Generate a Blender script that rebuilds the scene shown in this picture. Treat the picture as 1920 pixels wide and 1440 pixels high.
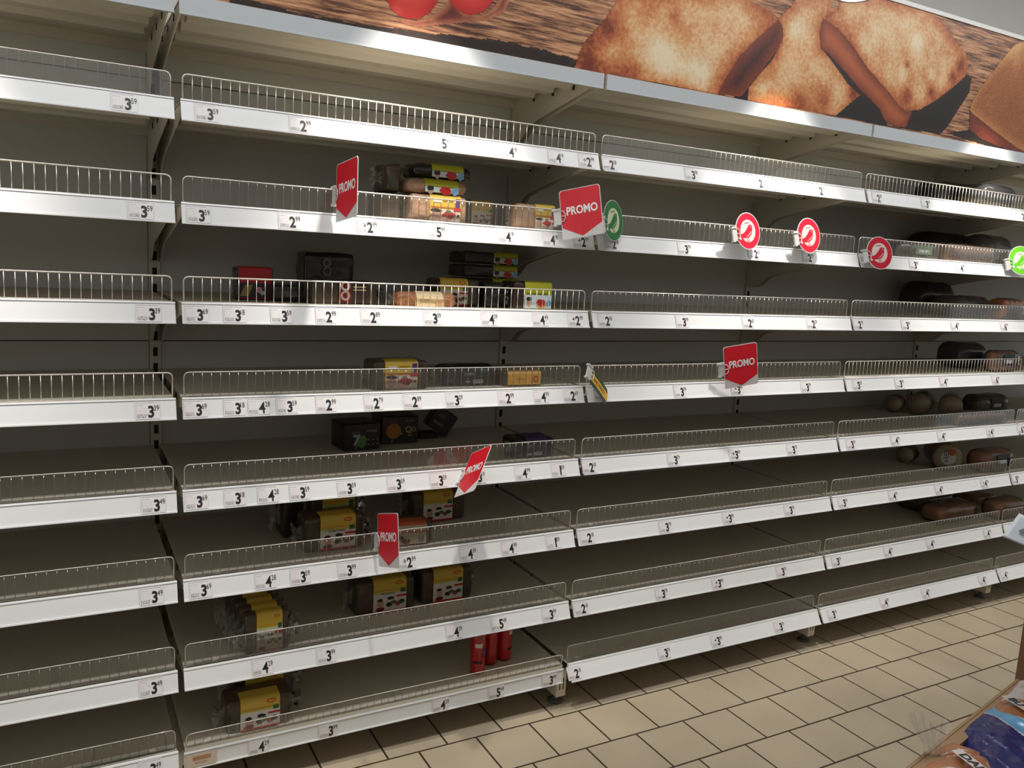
import bpy, math, random
import numpy as np
from mathutils import Vector, Matrix, noise as mnoise

for o in list(bpy.data.objects):
    bpy.data.objects.remove(o)
scene = bpy.context.scene
COL = scene.collection
random.seed(7)
R = math.radians

# ------------------------------------------------------------------ camera
CAM = Vector((-0.269, -2.245, 1.508))
CR = Vector((0.8770, -0.4775, 0.0532)); CF = Vector((0.4807, 0.8645, -0.1471))
CR.normalize(); CF = (CF - CR * CF.dot(CR)).normalized(); CU = CR.cross(CF)
FPX = 1551.3
cd = bpy.data.cameras.new('camera'); co = bpy.data.objects.new('camera', cd); COL.objects.link(co)
co.matrix_world = Matrix(((CR.x, CU.x, -CF.x, CAM.x), (CR.y, CU.y, -CF.y, CAM.y), (CR.z, CU.z, -CF.z, CAM.z), (0, 0, 0, 1)))
cd.sensor_fit = 'HORIZONTAL'; cd.sensor_width = 36; cd.lens = FPX / 1920 * 36; cd.clip_start = 0.02
scene.camera = co

# ------------------------------------------------------------------ light
vs = scene.view_settings
vs.view_transform = 'Standard'; vs.look = 'None'; vs.gamma = 1; vs.use_curve_mapping = False
vs.exposure = 0.0
w = bpy.data.worlds.new('store_air'); scene.world = w; w.use_nodes = True
bg = w.node_tree.nodes['Background']; bg.inputs[0].default_value = (0.79, 0.84, 0.86, 1); bg.inputs[1].default_value = 0.62

def area(name, loc, sx, sy, energy, color, rot=(0, 0, 0)):
    d = bpy.data.lights.new(name, 'AREA'); d.shape = 'RECTANGLE'; d.size = sx; d.size_y = sy
    d.energy = energy; d.color = color
    o = bpy.data.objects.new(name, d); o.location = loc; o.rotation_euler = rot; COL.objects.link(o); return o
area('ceiling_row_light', (1.4, -0.95, 3.30), 8.0, 0.25, 83, (0.97, 0.99, 1.0))
LAMP_X = (-0.70, 0.64, 2.01, 3.24, 4.52)
LAMP_Y, LAMP_Z = -0.275, 2.405
for k, lx in enumerate(LAMP_X):
    d = bpy.data.lights.new('shelf_spot', 'SPOT'); d.energy = 64; d.color = (1.0, 0.93, 0.84)
    d.spot_size = R(66); d.spot_blend = 0.9; d.shadow_soft_size = 0.035
    o = bpy.data.objects.new('shelf_spot', d); o.location = (lx, LAMP_Y, LAMP_Z - 0.012)
    o.rotation_euler = (R(20), 0, 0); COL.objects.link(o)

# ------------------------------------------------------------------ helpers
def ray(px, py):
    return (CR * ((px - 960) / FPX) + CU * ((720 - py) / FPX) + CF)
def on_y(px, py, y):          # a point measured on the photograph, on the vertical plane y
    d = ray(px, py); return CAM + d * ((y - CAM.y) / d.y)
def on_z(px, py, z):          # the same on a horizontal plane
    d = ray(px, py); return CAM + d * ((z - CAM.z) / d.z)

def nodes(m):
    m.use_nodes = True; return m.node_tree.nodes, m.node_tree.links
def mat(name, color, rough=0.5, metal=0.0, var=0.06, scale=30.0, bump=0.0, coat=0.0, stretch=(1, 1, 1)):
    m = bpy.data.materials.new(name); n, l = nodes(m); b = n['Principled BSDF']
    b.inputs['Roughness'].default_value = rough; b.inputs['Metallic'].default_value = metal
    b.inputs['Coat Weight'].default_value = coat
    tc = n.new('ShaderNodeTexCoord'); mp = n.new('ShaderNodeMapping'); mp.inputs['Scale'].default_value = stretch
    l.new(tc.outputs['Object'], mp.inputs[0])
    nz = n.new('ShaderNodeTexNoise'); nz.inputs['Scale'].default_value = scale; nz.inputs['Detail'].default_value = 4
    l.new(mp.outputs[0], nz.inputs['Vector'])
    mx = n.new('ShaderNodeMix'); mx.data_type = 'RGBA'
    mx.inputs['A'].default_value = tuple(max(0, c * (1 - var)) for c in color) + (1,)
    mx.inputs['B'].default_value = tuple(min(1, c * (1 + var)) for c in color) + (1,)
    l.new(nz.outputs['Fac'], mx.inputs['Factor']); l.new(mx.outputs['Result'], b.inputs['Base Color'])
    if bump:
        bp = n.new('ShaderNodeBump'); bp.inputs['Strength'].default_value = bump; bp.inputs['Distance'].default_value = 0.006
        l.new(nz.outputs['Fac'], bp.inputs['Height']); l.new(bp.outputs[0], b.inputs['Normal'])
    return m
def srgb(r, g, b):
    f = lambda c: (c / 255 / 12.92) if c / 255 <= 0.04045 else ((c / 255 + 0.055) / 1.055) ** 2.4
    return (f(r), f(g), f(b))
_pc = {}
def ink(r, g, b, rough=0.4):          # printed colour
    k = (r, g, b, rough)
    if k not in _pc:
        _pc[k] = mat('print_%d_%d_%d' % (r, g, b), srgb(r, g, b), rough, 0, 0.05, 60)
    return _pc[k]
def film(name, tint, opac, rough=0.15, spec=0.5):
    m = bpy.data.materials.new(name); n, l = nodes(m); n.remove(n['Principled BSDF'])
    out = n['Material Output']
    tr = n.new('ShaderNodeBsdfTransparent'); df = n.new('ShaderNodeBsdfDiffuse'); df.inputs[0].default_value = tint + (1,)
    gl = n.new('ShaderNodeBsdfGlossy'); gl.inputs['Roughness'].default_value = rough
    fr = n.new('ShaderNodeFresnel'); fr.inputs[0].default_value = 1.0 + spec
    nz = n.new('ShaderNodeTexNoise'); nz.inputs['Scale'].default_value = 45
    mr = n.new('ShaderNodeMapRange'); mr.inputs['To Min'].default_value = opac * 0.6; mr.inputs['To Max'].default_value = min(1, opac * 1.4)
    l.new(nz.outputs['Fac'], mr.inputs['Value'])
    m1 = n.new('ShaderNodeMixShader'); l.new(mr.outputs[0], m1.inputs[0]); l.new(tr.outputs[0], m1.inputs[1]); l.new(df.outputs[0], m1.inputs[2])
    m2 = n.new('ShaderNodeMixShader'); l.new(fr.outputs[0], m2.inputs[0]); l.new(m1.outputs[0], m2.inputs[1]); l.new(gl.outputs[0], m2.inputs[2])
    l.new(m2.outputs[0], out.inputs[0])
    return m

class MB:
    def __init__(s): s.v = []; s.f = []; s.m = []; s.sm = []; s.mats = []
    def mi(s, m):
        if m not in s.mats: s.mats.append(m)
        return s.mats.index(m)
    def add(s, vs_, fs, m, smooth=False, M=None):
        b = len(s.v); k = s.mi(m)
        for p in vs_: s.v.append(tuple(M @ Vector(p)) if M is not None else tuple(p))
        for f in fs: s.f.append(tuple(i + b for i in f)); s.m.append(k); s.sm.append(smooth)
    def box(s, x0, x1, y0, y1, z0, z1, m, M=None):
        v = [(x, y, z) for z in (z0, z1) for y in (y0, y1) for x in (x0, x1)]
        s.add(v, [(0, 2, 3, 1), (4, 5, 7, 6), (0, 1, 5, 4), (2, 6, 7, 3), (0, 4, 6, 2), (1, 3, 7, 5)], m, M=M)
    def poly(s, pts, m, M=None): s.add(pts, [tuple(range(len(pts)))], m, M=M)
    def prism(s, prof, x0, x1, m, M=None):            # prof: (y, z) outline, extruded along x
        n = len(prof); v = [(x0, y, z) for y, z in prof] + [(x1, y, z) for y, z in prof]
        f = [tuple(reversed(range(n))), tuple(range(n, 2 * n))] + [(i, (i + 1) % n, n + (i + 1) % n, n + i) for i in range(n)]
        s.add(v, f, m, M=M)
    def tube(s, pts, r, m, n=6, M=None, smooth=True):
        pts = [Vector(p) for p in pts]; v = []; fs = []
        for i, p in enumerate(pts):
            t = (pts[min(i + 1, len(pts) - 1)] - pts[max(i - 1, 0)]).normalized()
            a = Vector((0, 1, 0)) if abs(t.y) < 0.9 else Vector((1, 0, 0))
            u = t.cross(a).normalized(); q = t.cross(u)
            for k in range(n):
                an = 2 * math.pi * k / n; v.append(p + u * (math.cos(an) * r) + q * (math.sin(an) * r))
        for i in range(len(pts) - 1):
            for k in range(n):
                fs.append((i * n + k, i * n + (k + 1) % n, (i + 1) * n + (k + 1) % n, (i + 1) * n + k))
        fs.append(tuple(reversed(range(n)))); fs.append(tuple(range((len(pts) - 1) * n, len(pts) * n)))
        s.add(v, fs, m, smooth, M)
    def lathe(s, prof, m, n=24, M=None, smooth=True):  # prof: (r, z) from bottom to top
        v = []; fs = []
        for r_, z in prof:
            for k in range(n):
                a = 2 * math.pi * k / n; v.append((r_ * math.cos(a), r_ * math.sin(a), z))
        for i in range(len(prof) - 1):
            for k in range(n): fs.append((i * n + k, i * n + (k + 1) % n, (i + 1) * n + (k + 1) % n, (i + 1) * n + k))
        fs.append(tuple(reversed(range(n)))); fs.append(tuple(range((len(prof) - 1) * n, len(prof) * n)))
        s.add(v, fs, m, smooth, M)
    def rbox(s, wx, dy, hz, r, m, n=7, M=None, amp=0.0, seed=0, taper=0.0):   # rounded box standing on z = 0
        r = min(r, wx / 2.02, dy / 2.02, hz / 2.02); H = Vector((wx / 2, dy / 2, hz / 2)); idx = {}; v = []; fs = []
        def vert(p):
            k = tuple(round(c, 5) for c in p)
            if k not in idx:
                q = Vector((p[0] * H.x, p[1] * H.y, p[2] * H.z))
                c = Vector([max(-(H[i] - r), min(H[i] - r, q[i])) for i in range(3)]); d = q - c
                if d.length > 1e-9: q = c + d.normalized() * r
                if taper: q.x *= 1 - taper * max(0, p[2]) ** 2; q.y *= 1 - taper * max(0, p[2]) ** 2
                if amp:
                    nv = mnoise.noise_vector(q * 38 + Vector((seed * 3.1, seed * 1.7, 0))); q += nv * amp
                idx[k] = len(v); v.append((q.x, q.y, max(0, q.z + hz / 2)))
            return idx[k]
        t = [-1 + 2 * i / n for i in range(n + 1)]
        # denser towards the rounded edges
        t = [math.copysign(abs(a) ** 0.7, a) for a in t]
        for ax in range(3):
            for sg in (-1, 1):
                for i in range(n):
                    for j in range(n):
                        q = []
                        for a, b in ((t[i], t[j]), (t[i + 1], t[j]), (t[i + 1], t[j + 1]), (t[i], t[j + 1])):
                            p = [0, 0, 0]; p[ax] = sg; p[(ax + 1) % 3] = a; p[(ax + 2) % 3] = b; q.append(vert(p))
                        if len(set(q)) == 4: fs.append(tuple(q if sg > 0 else reversed(q)))
        s.add(v, fs, m, True, M)
    def text(s, txt, m, h, cx, cz, y, sx=1.0, bold=0.0, M=None, align='CENTER'):   # lettering facing -y, cap height h
        v, t = glyphs(txt, bold)
        if not v: return
        xs = [p[0] for p in v]; x0, x1 = min(xs), max(xs); zs = [p[1] for p in v]; z0, z1 = min(zs), max(zs)
        k = h / (z1 - z0); off = {'CENTER': (x0 + x1) / 2, 'LEFT': x0, 'RIGHT': x1}[align]
        s.add([(cx + (p[0] - off) * k * sx, y, cz + (p[1] - (z0 + z1) / 2) * k) for p in v], t, m, M=M)
    def disc(s, cx, cz, rx, rz, y, m, n=28, M=None):
        s.poly([(cx + rx * math.cos(2 * math.pi * k / n), y, cz + rz * math.sin(2 * math.pi * k / n)) for k in range(n)], m, M)
    def rect(s, x0, x1, z0, z1, y, m, M=None):
        s.poly([(x0, y, z0), (x1, y, z0), (x1, y, z1), (x0, y, z1)], m, M)
    def ring(s, cx, cz, r0, r1, y, m, n=40, M=None):
        v = []; 
        for k in range(n):
            a = 2 * math.pi * k / n; v += [(cx + r0 * math.cos(a), y, cz + r0 * math.sin(a)), (cx + r1 * math.cos(a), y, cz + r1 * math.sin(a))]
        s.add(v, [(2 * k, 2 * ((k + 1) % n), 2 * ((k + 1) % n) + 1, 2 * k + 1) for k in range(n)], m, M=M)
    def mesh(s, name):
        me = bpy.data.meshes.new(name); me.from_pydata(s.v, [], s.f)
        for m in s.mats: me.materials.append(m)
        me.polygons.foreach_set('material_index', s.m); me.polygons.foreach_set('use_smooth', s.sm)
        me.update(); return me
    def build(s, name, parent=None, loc=None, rot=None):
        o = bpy.data.objects.new(name, s.mesh(name)); COL.objects.link(o)
        if parent: o.parent = parent
        if loc is not None: o.location = loc
        if rot is not None: o.rotation_euler = rot
        return o
_gl = {}
def glyphs(txt, bold):
    k = (txt, bold)
    if k not in _gl:
        c = bpy.data.curves.new('t', 'FONT'); c.body = txt; c.fill_mode = 'FRONT'; c.offset = bold; c.resolution_u = 3
        o = bpy.data.objects.new('t', c); COL.objects.link(o)
        dg = bpy.context.evaluated_depsgraph_get(); dg.update(); e = o.evaluated_get(dg); me = e.to_mesh()
        v = [tuple(p.co) for p in me.vertices]; f = [tuple(p.vertices) for p in me.polygons]
        e.to_mesh_clear(); bpy.data.objects.remove(o); bpy.data.curves.remove(c); _gl[k] = (v, f)
    return _gl[k]
def tag(o, label, cat, group=None):
    o['label'] = label; o['category'] = cat
    if group: o['group'] = group
    return o
def thing(name, label, cat, loc=(0, 0, 0), rot=(0, 0, 0), group=None):
    o = bpy.data.objects.new(name, None); COL.objects.link(o); o.location = loc; o.rotation_euler = rot
    o.empty_display_size = 0.05
    return tag(o, label, cat, group)
def dup(root, loc=None, rot=None, label=None, group=None):
    def cp(o, par):
        c = o.copy(); COL.objects.link(c)
        if par: c.parent = par
        for ch in o.children: cp(ch, c)
        return c
    r = cp(root, None)
    if loc is not None: r.location = loc
    if rot is not None: r.rotation_euler = rot
    if label: r['label'] = label
    if group: r['group'] = group
    return r
ORD = ['', 'first', 'second', 'third', 'fourth', 'fifth', 'sixth', 'seventh', 'eighth', 'ninth', 'tenth', 'eleventh', 'twelfth']

# ------------------------------------------------------------------ materials
M_cream = mat('cream_painted_steel', (0.70, 0.645, 0.53), 0.42, 0, 0.03, 9)
M_panel = mat('taupe_back_panel', (0.72, 0.70, 0.64), 0.55, 0, 0.07, 3.5)
M_slot = mat('dark_slot', (0.01, 0.01, 0.01), 0.8)
M_rail = mat('white_rail_plastic', (0.80, 0.80, 0.80), 0.28, 0, 0.015, 12)
M_edge = mat('pale_metal_edge', (0.60, 0.62, 0.64), 0.28, 0.25, 0.02, 14)
M_wire = mat('chrome_wire', (0.78, 0.74, 0.67), 0.34, 0.9, 0.03, 40)
M_sheet = film('clear_plastic_sheet', (0.62, 0.58, 0.50), 0.05, 0.05, 0.85)
M_paper = mat('ticket_paper', (0.80, 0.77, 0.77), 0.5, 0, 0.02, 80)
M_ink = ink(38, 34, 36)
M_ink2 = ink(54, 50, 52)
M_faint = ink(196, 188, 190)
M_faint2 = ink(178, 171, 174)
M_film = film('clear_bag_film', (0.75, 0.72, 0.66), 0.10, 0.12, 0.45)
M_fan = film('crinkled_film_end', (0.80, 0.77, 0.70), 0.28, 0.16, 0.6)
M_clip = film('clear_clip', (0.85, 0.84, 0.82), 0.6, 0.1, 0.5)
M_white = ink(232, 230, 228)

# ------------------------------------------------------------------ the setting
D = 0.58
W = 1.25
ROWZ = [2.099, 1.856, 1.608, 1.359, 1.113, 0.867, 0.620, 0.366, 0.134]

def floor_mat():
    m = bpy.data.materials.new('beige_floor_tiles'); n, l = nodes(m); b = n['Principled BSDF']
    tc = n.new('ShaderNodeTexCoord'); mp = n.new('ShaderNodeMapping')
    mp.inputs['Location'].default_value = (20 * 0.1994 - 1.0915, 20 * 0.1976 + 0.0369, 0)
    l.new(tc.outputs['Object'], mp.inputs[0])
    br = n.new('ShaderNodeTexBrick'); br.offset = 0.5; br.offset_frequency = 2; br.squash = 1
    for k, v in (('Scale', 1.0), ('Brick Width', 0.1994), ('Row Height', 0.1976), ('Mortar Size', 0.0036), ('Mortar Smooth', 0.15), ('Bias', 0.0)):
        br.inputs[k].default_value = v
    br.inputs['Color1'].default_value = (0.455, 0.375, 0.265, 1); br.inputs['Color2'].default_value = (0.505, 0.415, 0.29, 1)
    br.inputs['Mortar'].default_value = (0.045, 0.028, 0.016, 1)
    l.new(mp.outputs[0], br.inputs['Vector'])
    nz = n.new('ShaderNodeTexNoise'); nz.inputs['Scale'].default_value = 3.2; nz.inputs['Detail'].default_value = 6; l.new(tc.outputs['Object'], nz.inputs['Vector'])
    mr = n.new('ShaderNodeMapRange'); mr.inputs['From Min'].default_value = 0.3; mr.inputs['From Max'].default_value = 0.75
    mr.inputs['To Min'].default_value = 0.86; mr.inputs['To Max'].default_value = 1.06; l.new(nz.outputs['Fac'], mr.inputs['Value'])
    mx = n.new('ShaderNodeMix'); mx.data_type = 'RGBA'; mx.blend_type = 'MULTIPLY'; mx.inputs['Factor'].default_value = 1
    l.new(br.outputs['Color'], mx.inputs['A']); l.new(mr.outputs[0], mx.inputs['B']); l.new(mx.outputs['Result'], b.inputs['Base Color'])
    b.inputs['Roughness'].default_value = 0.5
    bp = n.new('ShaderNodeBump'); bp.inputs['Strength'].default_value = 0.4; bp.inputs['Distance'].default_value = 0.002; bp.invert = True
    l.new(br.outputs['Fac'], bp.inputs['Height']); l.new(bp.outputs[0], b.inputs['Normal'])
    return m
def struct(name, mb):
    o = mb.build(name); o['kind'] = 'structure'; return o
FZ = -0.03
b = MB(); b.box(-4, 8, -6, 0.75, FZ - 0.05, FZ, floor_mat()); struct('floor', b)
b = MB(); b.box(-4, 8, -3.6, -3.2, FZ, 1.95, mat('light_block_grey', (0.30, 0.28, 0.25), 0.7)); struct('opposite_light_block', b)  # unseen stand-in for opposite shelving, added to block low-angle world light
M_wall = mat('pale_plaster', (0.78, 0.77, 0.72), 0.8, 0, 0.03, 6)
b = MB(); b.box(-4, 8, 0.645, 0.75, FZ, 3.35, M_wall); struct('wall_back', b)
b = MB(); b.box(-4, 8, -6, 0.75, 3.35, 3.42, mat('white_ceiling', (0.70, 0.70, 0.68), 0.85)); struct('ceiling', b)

# ------------------------------------------------------------------ shelving: posts, panels, shelves
BAY = ['bay cut by left edge', 'bay with red tubes', 'bay without goods', 'bay with wraps', 'bay at far right']
BAYL = ['the bay cut by the left edge', 'the bay with the red tubes', 'the bay holding no goods', 'the bay with round wraps', 'the far right bay']
def upright():
    t = thing('shelf_upright', '', 'shelf upright')
    b = MB(); hw = 0.017
    b.box(-hw, hw, 0.572, 0.60, FZ, 2.16, M_cream)
    z = 0.20
    while z < 2.12:
        b.box(-0.0065, 0.0065, 0.5705, 0.573, z, z + 0.028, M_slot); z += 0.05
    b.build('slotted_post', t)
    b = MB(); b.box(-0.019, 0.019, 0.020, 0.571, 0.004, 0.098, M_cream)
    for dx in (-0.008, 0.006): b.box(dx, dx + 0.004, 0.0192, 0.021, 0.030, 0.072, M_slot)
    leg = b.build('base_leg', t)
    b = MB(); b.lathe([(0.0, FZ), (0.026, FZ), (0.026, FZ + 0.006), (0.018, FZ + 0.010), (0.008, FZ + 0.012), (0.008, 0.006)], mat('foot_rubber', (0.10, 0.10, 0.09), 0.5), 20)
    b.build('levelling_foot', leg, loc=(0, 0.056, 0))
    return t
post = upright(); post['group'] = 'slotted shelf uprights'
PL = ['slotted upright between the left-edge bay and the bay with red tubes', 'slotted upright between the bay with red tubes and the bay without goods',
      'slotted upright between the bay without goods and the bay with wraps', 'slotted upright past the bay with wraps']
for k in range(4):
    o = post if k == 0 else dup(post)
    o.location = (k * W, 0, 0); o['label'] = PL[k]
SEAM = [0.0, 1.198, 1.992, 2.16]
for i in range(5):
    for j in range(3):
        b = MB(); x0, x1 = (i - 1) * W + 0.0185, i * W - 0.0185
        b.box(x0, x1, D, D + 0.014, SEAM[j] + 0.0018, SEAM[j + 1] - 0.0018, M_panel)
        if j == 2 and i == 4: continue
        o = b.build('back_panel')
        tag(o, '%s taupe back panel of %s' % (['lower', 'middle', 'narrow top'][j], BAYL[i]), 'panel', 'shelving back panels')

X0, X1 = 0.010, W - 0.010
def board_mb(lip=0.034):
    b = MB()
    b.box(X0, X1, 0.006, D - 0.012, -0.0045, -0.0025, M_cream)
    b.box(X0, X1, 0.006, 0.0085, -lip, -0.0045, M_cream)
    b.box(X0, X1, 0.0085, 0.030, -lip, -lip + 0.002, M_cream)
    b.box(X0, X1, D - 0.0145, D - 0.012, -lip, -0.0045, M_cream)
    for y in (0.115, 0.235, 0.36):
        b.prism([(y, -0.0045), (y + 0.010, -0.026), (y + 0.055, -0.026), (y + 0.065, -0.0045)], X0 + 0.03, X1 - 0.03, M_cream)
    for xx in (X0 + 0.05, X1 - 0.05):
        for y in (0.10, 0.215, 0.335): b.box(xx - 0.009, xx + 0.009, y, y + 0.005, -0.0058, -0.0044, M_slot)
    return b
def bracket_mb(x):
    b = MB()
    pr = [(0.032, -0.006), (0.032, -0.030), (0.40, -0.098), (0.45, -0.112), (0.50, -0.150), (0.548, -0.160), (0.571, -0.160), (0.571, -0.006)]
    b.prism(pr, x - 0.0018, x + 0.0018, M_cream)
    for y in (0.15, 0.28, 0.41): b.box(x - 0.0035, x + 0.0035, y, y + 0.011, -0.028, -0.012, M_slot)
    return b
def rail_mb(h, dy, back=0.004):
    b = MB()
    n = Vector((0, h, -dy)).normalized()
    b.prism([(-0.0005, 0.0), (-dy, -h), (-dy + 0.0035, -h - 0.001), (back, -0.004), (back, 0.0005)], X0 - 0.0023, X1 + 0.0023, M_rail)
    # thin gripping lips along the top and bottom of the rail
    b.prism([(-0.0015, 0.0012), (-0.0035, -0.0025), (-0.0010, -0.0030), (0.0010, 0.0012)], X0 - 0.0023, X1 + 0.0023, M_rail)
    b.prism([(-dy - 0.0020, -h + 0.0035), (-dy - 0.0030, -h), (-dy + 0.0005, -h - 0.0008), (-dy + 0.001, -h + 0.0032)], X0 - 0.0023, X1 + 0.0023, M_rail)
    return b
def guard_mb(h, lean=0.0):
    b = MB(); y = 0.012; xa, xb, r = X0 + 0.004, X1 - 0.004, 0.012
    P = lambda x, z: (x, y - lean * z / h, z)
    pts = [P(xa, 0.0)] + [P(xa + r - r * math.cos(a), h - r + r * math.sin(a)) for a in (0, 0.5, 1.05, math.pi / 2)]
    pts += [P(xb - r + r * math.sin(a), h - r + r * math.cos(a)) for a in (0, 0.5, 1.05, math.pi / 2)] + [P(xb, 0.0)]
    b.tube(pts, 0.0020, M_wire, 8)
    nn = 54
    for k in range(1, nn):
        x = xa + (xb - xa) * k / nn; b.tube([P(x, -0.002), P(x, h - 0.001)], 0.0010, M_wire, 5)
    b.tube([P(xa, 0.002), P(xb, 0.002)], 0.0015, M_wire, 5)
    return b
def sheet_mb(h, lean=0.0):
    b = MB(); y0 = 0.0088
    b.add([(X0 + 0.006, y0, 0.0), (X1 - 0.006, y0, 0.0), (X1 - 0.006, y0 - lean, h - 0.002), (X0 + 0.006, y0 - lean, h - 0.002)], [(0, 1, 2, 3)], M_sheet)
    return b
GH = 0.065
me_board = board_mb().mesh('shelf_board')
me_brL = bracket_mb(X0 + 0.004).mesh('bracket'); me_brR = bracket_mb(X1 - 0.004).mesh('bracket')
def part(name, me, parent, loc=None):
    o = bpy.data.objects.new(name, me); COL.objects.link(o); o.parent = parent
    if loc is not None: o.location = loc
    return o
HS, DY = 0.0521, 0.0186
RAILS = {}
def rail_geo(i, j):            # bay i, row j: rail height, lean, z drop, y shift
    if j == 8: return (0.050, 0.004, -0.017, 0.004) if i == 1 else ((0.050, 0.016, -0.002, -0.004) if i == 0 else (0.0535, 0.030, 0.0, -0.002))
    if j >= 5 and i >= 1: return (HS, 0.0205, 0, 0)
    return (HS, DY, 0, 0)
for i in range(5):
    for j in range(9):
        if i == 4 and j == 0: pass
        nm = 'top_shelf' if j == 0 else ('bottom_shelf' if j == 8 else 'wall_shelf')
        lab = ('cream top shelf with pale metal edge in %s' % BAYL[i]) if j == 0 else \
              ('cream %s, %s from the top in %s' % ('bottom shelf' if j == 8 else 'shelf', ORD[j + 1], BAYL[i]))
        t = thing(nm, lab, 'shelf', ((i - 1) * W, 0, ROWZ[j]), group='gondola shelves')
        h, dy, dz, ys = rail_geo(i, j)
        part('shelf_board', me_board, t)
        if j < 8:
            part('bracket', me_brL, t); part('bracket', me_brR, t)
        if j == 0:
            if 'e' not in RAILS:
                b = MB(); b.box(X0 - 0.004, X1 + 0.004, -0.004, 0.0055, -0.046, 0.0, M_edge); b.box(X0 - 0.004, X1 + 0.004, -0.006, -0.003, -0.046, -0.0435, M_edge)
                RAILS['e'] = b.mesh('front_edge')
            part('front_edge', RAILS['e'], t); continue
        k = (h, dy)
        if k not in RAILS: RAILS[k] = rail_mb(h, dy).mesh('price_rail')
        part('price_rail', RAILS[k], t, (0, ys, dz))
        lean = {(1, 8): 0.012, (2, 8): -0.006}.get((i, j), 0.0)
        gh = 0.062 if j == 1 else (0.056 if j == 8 else GH)
        k = ('g', gh, lean)
        if k not in RAILS: RAILS[k] = (guard_mb(gh, lean).mesh('wire_guard'), sheet_mb(gh, lean).mesh('clear_sheet'))
        g = part('wire_guard', RAILS[k][0], t, (0, 0, dz if j == 8 else 0))
        if (i, j) not in ((1, 1), (0, 2), (0, 3), (0, 4), (1, 3), (3, 1), (3, 4)): part('clear_sheet', RAILS[k][1], g)

# ------------------------------------------------------------------ price tickets
TK = {
 (0,1): '240 3.59', (0,2): '270 3.59', (0,3): '285 3.39', (0,4): '283 3.39', (0,5): '294 3.49', (0,6): '290 3.49', (0,7): '289 3.49', (0,8): '287 3.49',
 (1,1): '394 3.59,568 2.99,832 5.99,958 4.19,1046 4.19,1103 2.99<3',
 (1,2): '378 3.59,548 2.99,693 2.99<3,822 5.99,952 4.19,1035 4.19,1093 2.99<4',
 (1,3): '375 3.69,446 3.18,533 3.59,616 2.99,699 2.89,815 3.39,921 4.39,1016 4.49,1082 2.99<4',
 (1,4): '373 3.69,446 3.18,491 4.28,543 3.59,616 2.99,705 2.79,777 2.89,856 3.29,952 2.99,1018 4.99,1073 2.69',
 (1,5): '374 3.69,446 3.18,508 4.28,567 3.59,655 3.59,747 3.59,826 3.59,899 3.19,983 4.99,1050 1.69',
 (1,6): '382 3.69,503 4.28,568 3.59,655 3.99,767 2.99<3,881 4.39,958 4.99,1041 1.89',
 (1,7): '497 4.29,616 3.99,855 4.39,939 5.49,1033 3.99', (1,8): '490 4.29,620 3.99,830 4.39,934 5.49,1033 3.99',
 (2,1): '1146 2.18,1299 3.79,1425 2.65,1538 2.29', (2,2): '1150 2.18,1286 3.79,1416 2.65,1517 2.29',
 (2,3): '1138 2.18,1282 3.79,1405 2.65,1524 2.29', (2,4): '1130 2.18,1278 3.79,1384 3.99<4,1513 3.79',
 (2,5): '1108 2.18,1266 3.79,1380 3.99<4,1487 3.79', (2,6): '1104 2.18,1250 3.79,1368 3.99<4,1482 3.79',
 (2,7): '1093 2.18,1243 3.79,1348 3.99<4,1467 3.79', (2,8): '1080 2.18,1248 3.79,1346 3.99<4,1463 3.79',
 (3,1): '1646 2.79,1737 3.79,1917 2.49', (3,2): '1715 3.79,1802 4.79', (3,3): '1611 2.79,1700 3.79,1792 4.79,1884 6.79',
 (3,4): '1609 3.79,1688 3.79,1771 4.79,1868 6.79', (3,5): '1597 3.79,1680 4.79,1767 4.79,1858 4.79<5',
 (3,6): '1582 3.79,1676 4.79,1762 4.79,1847 4.79<5', (3,7): '1570 3.79,1667 4.79,1746 4.79,1852 4.79', (3,8): '1562 3.79,1660 4.79,1737 4.79,1843 4.79',
 (4,5): '1915 6.79', (4,6): '1905 5.49', (4,8): '1884 4.79',
}
_tk = {}
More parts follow.
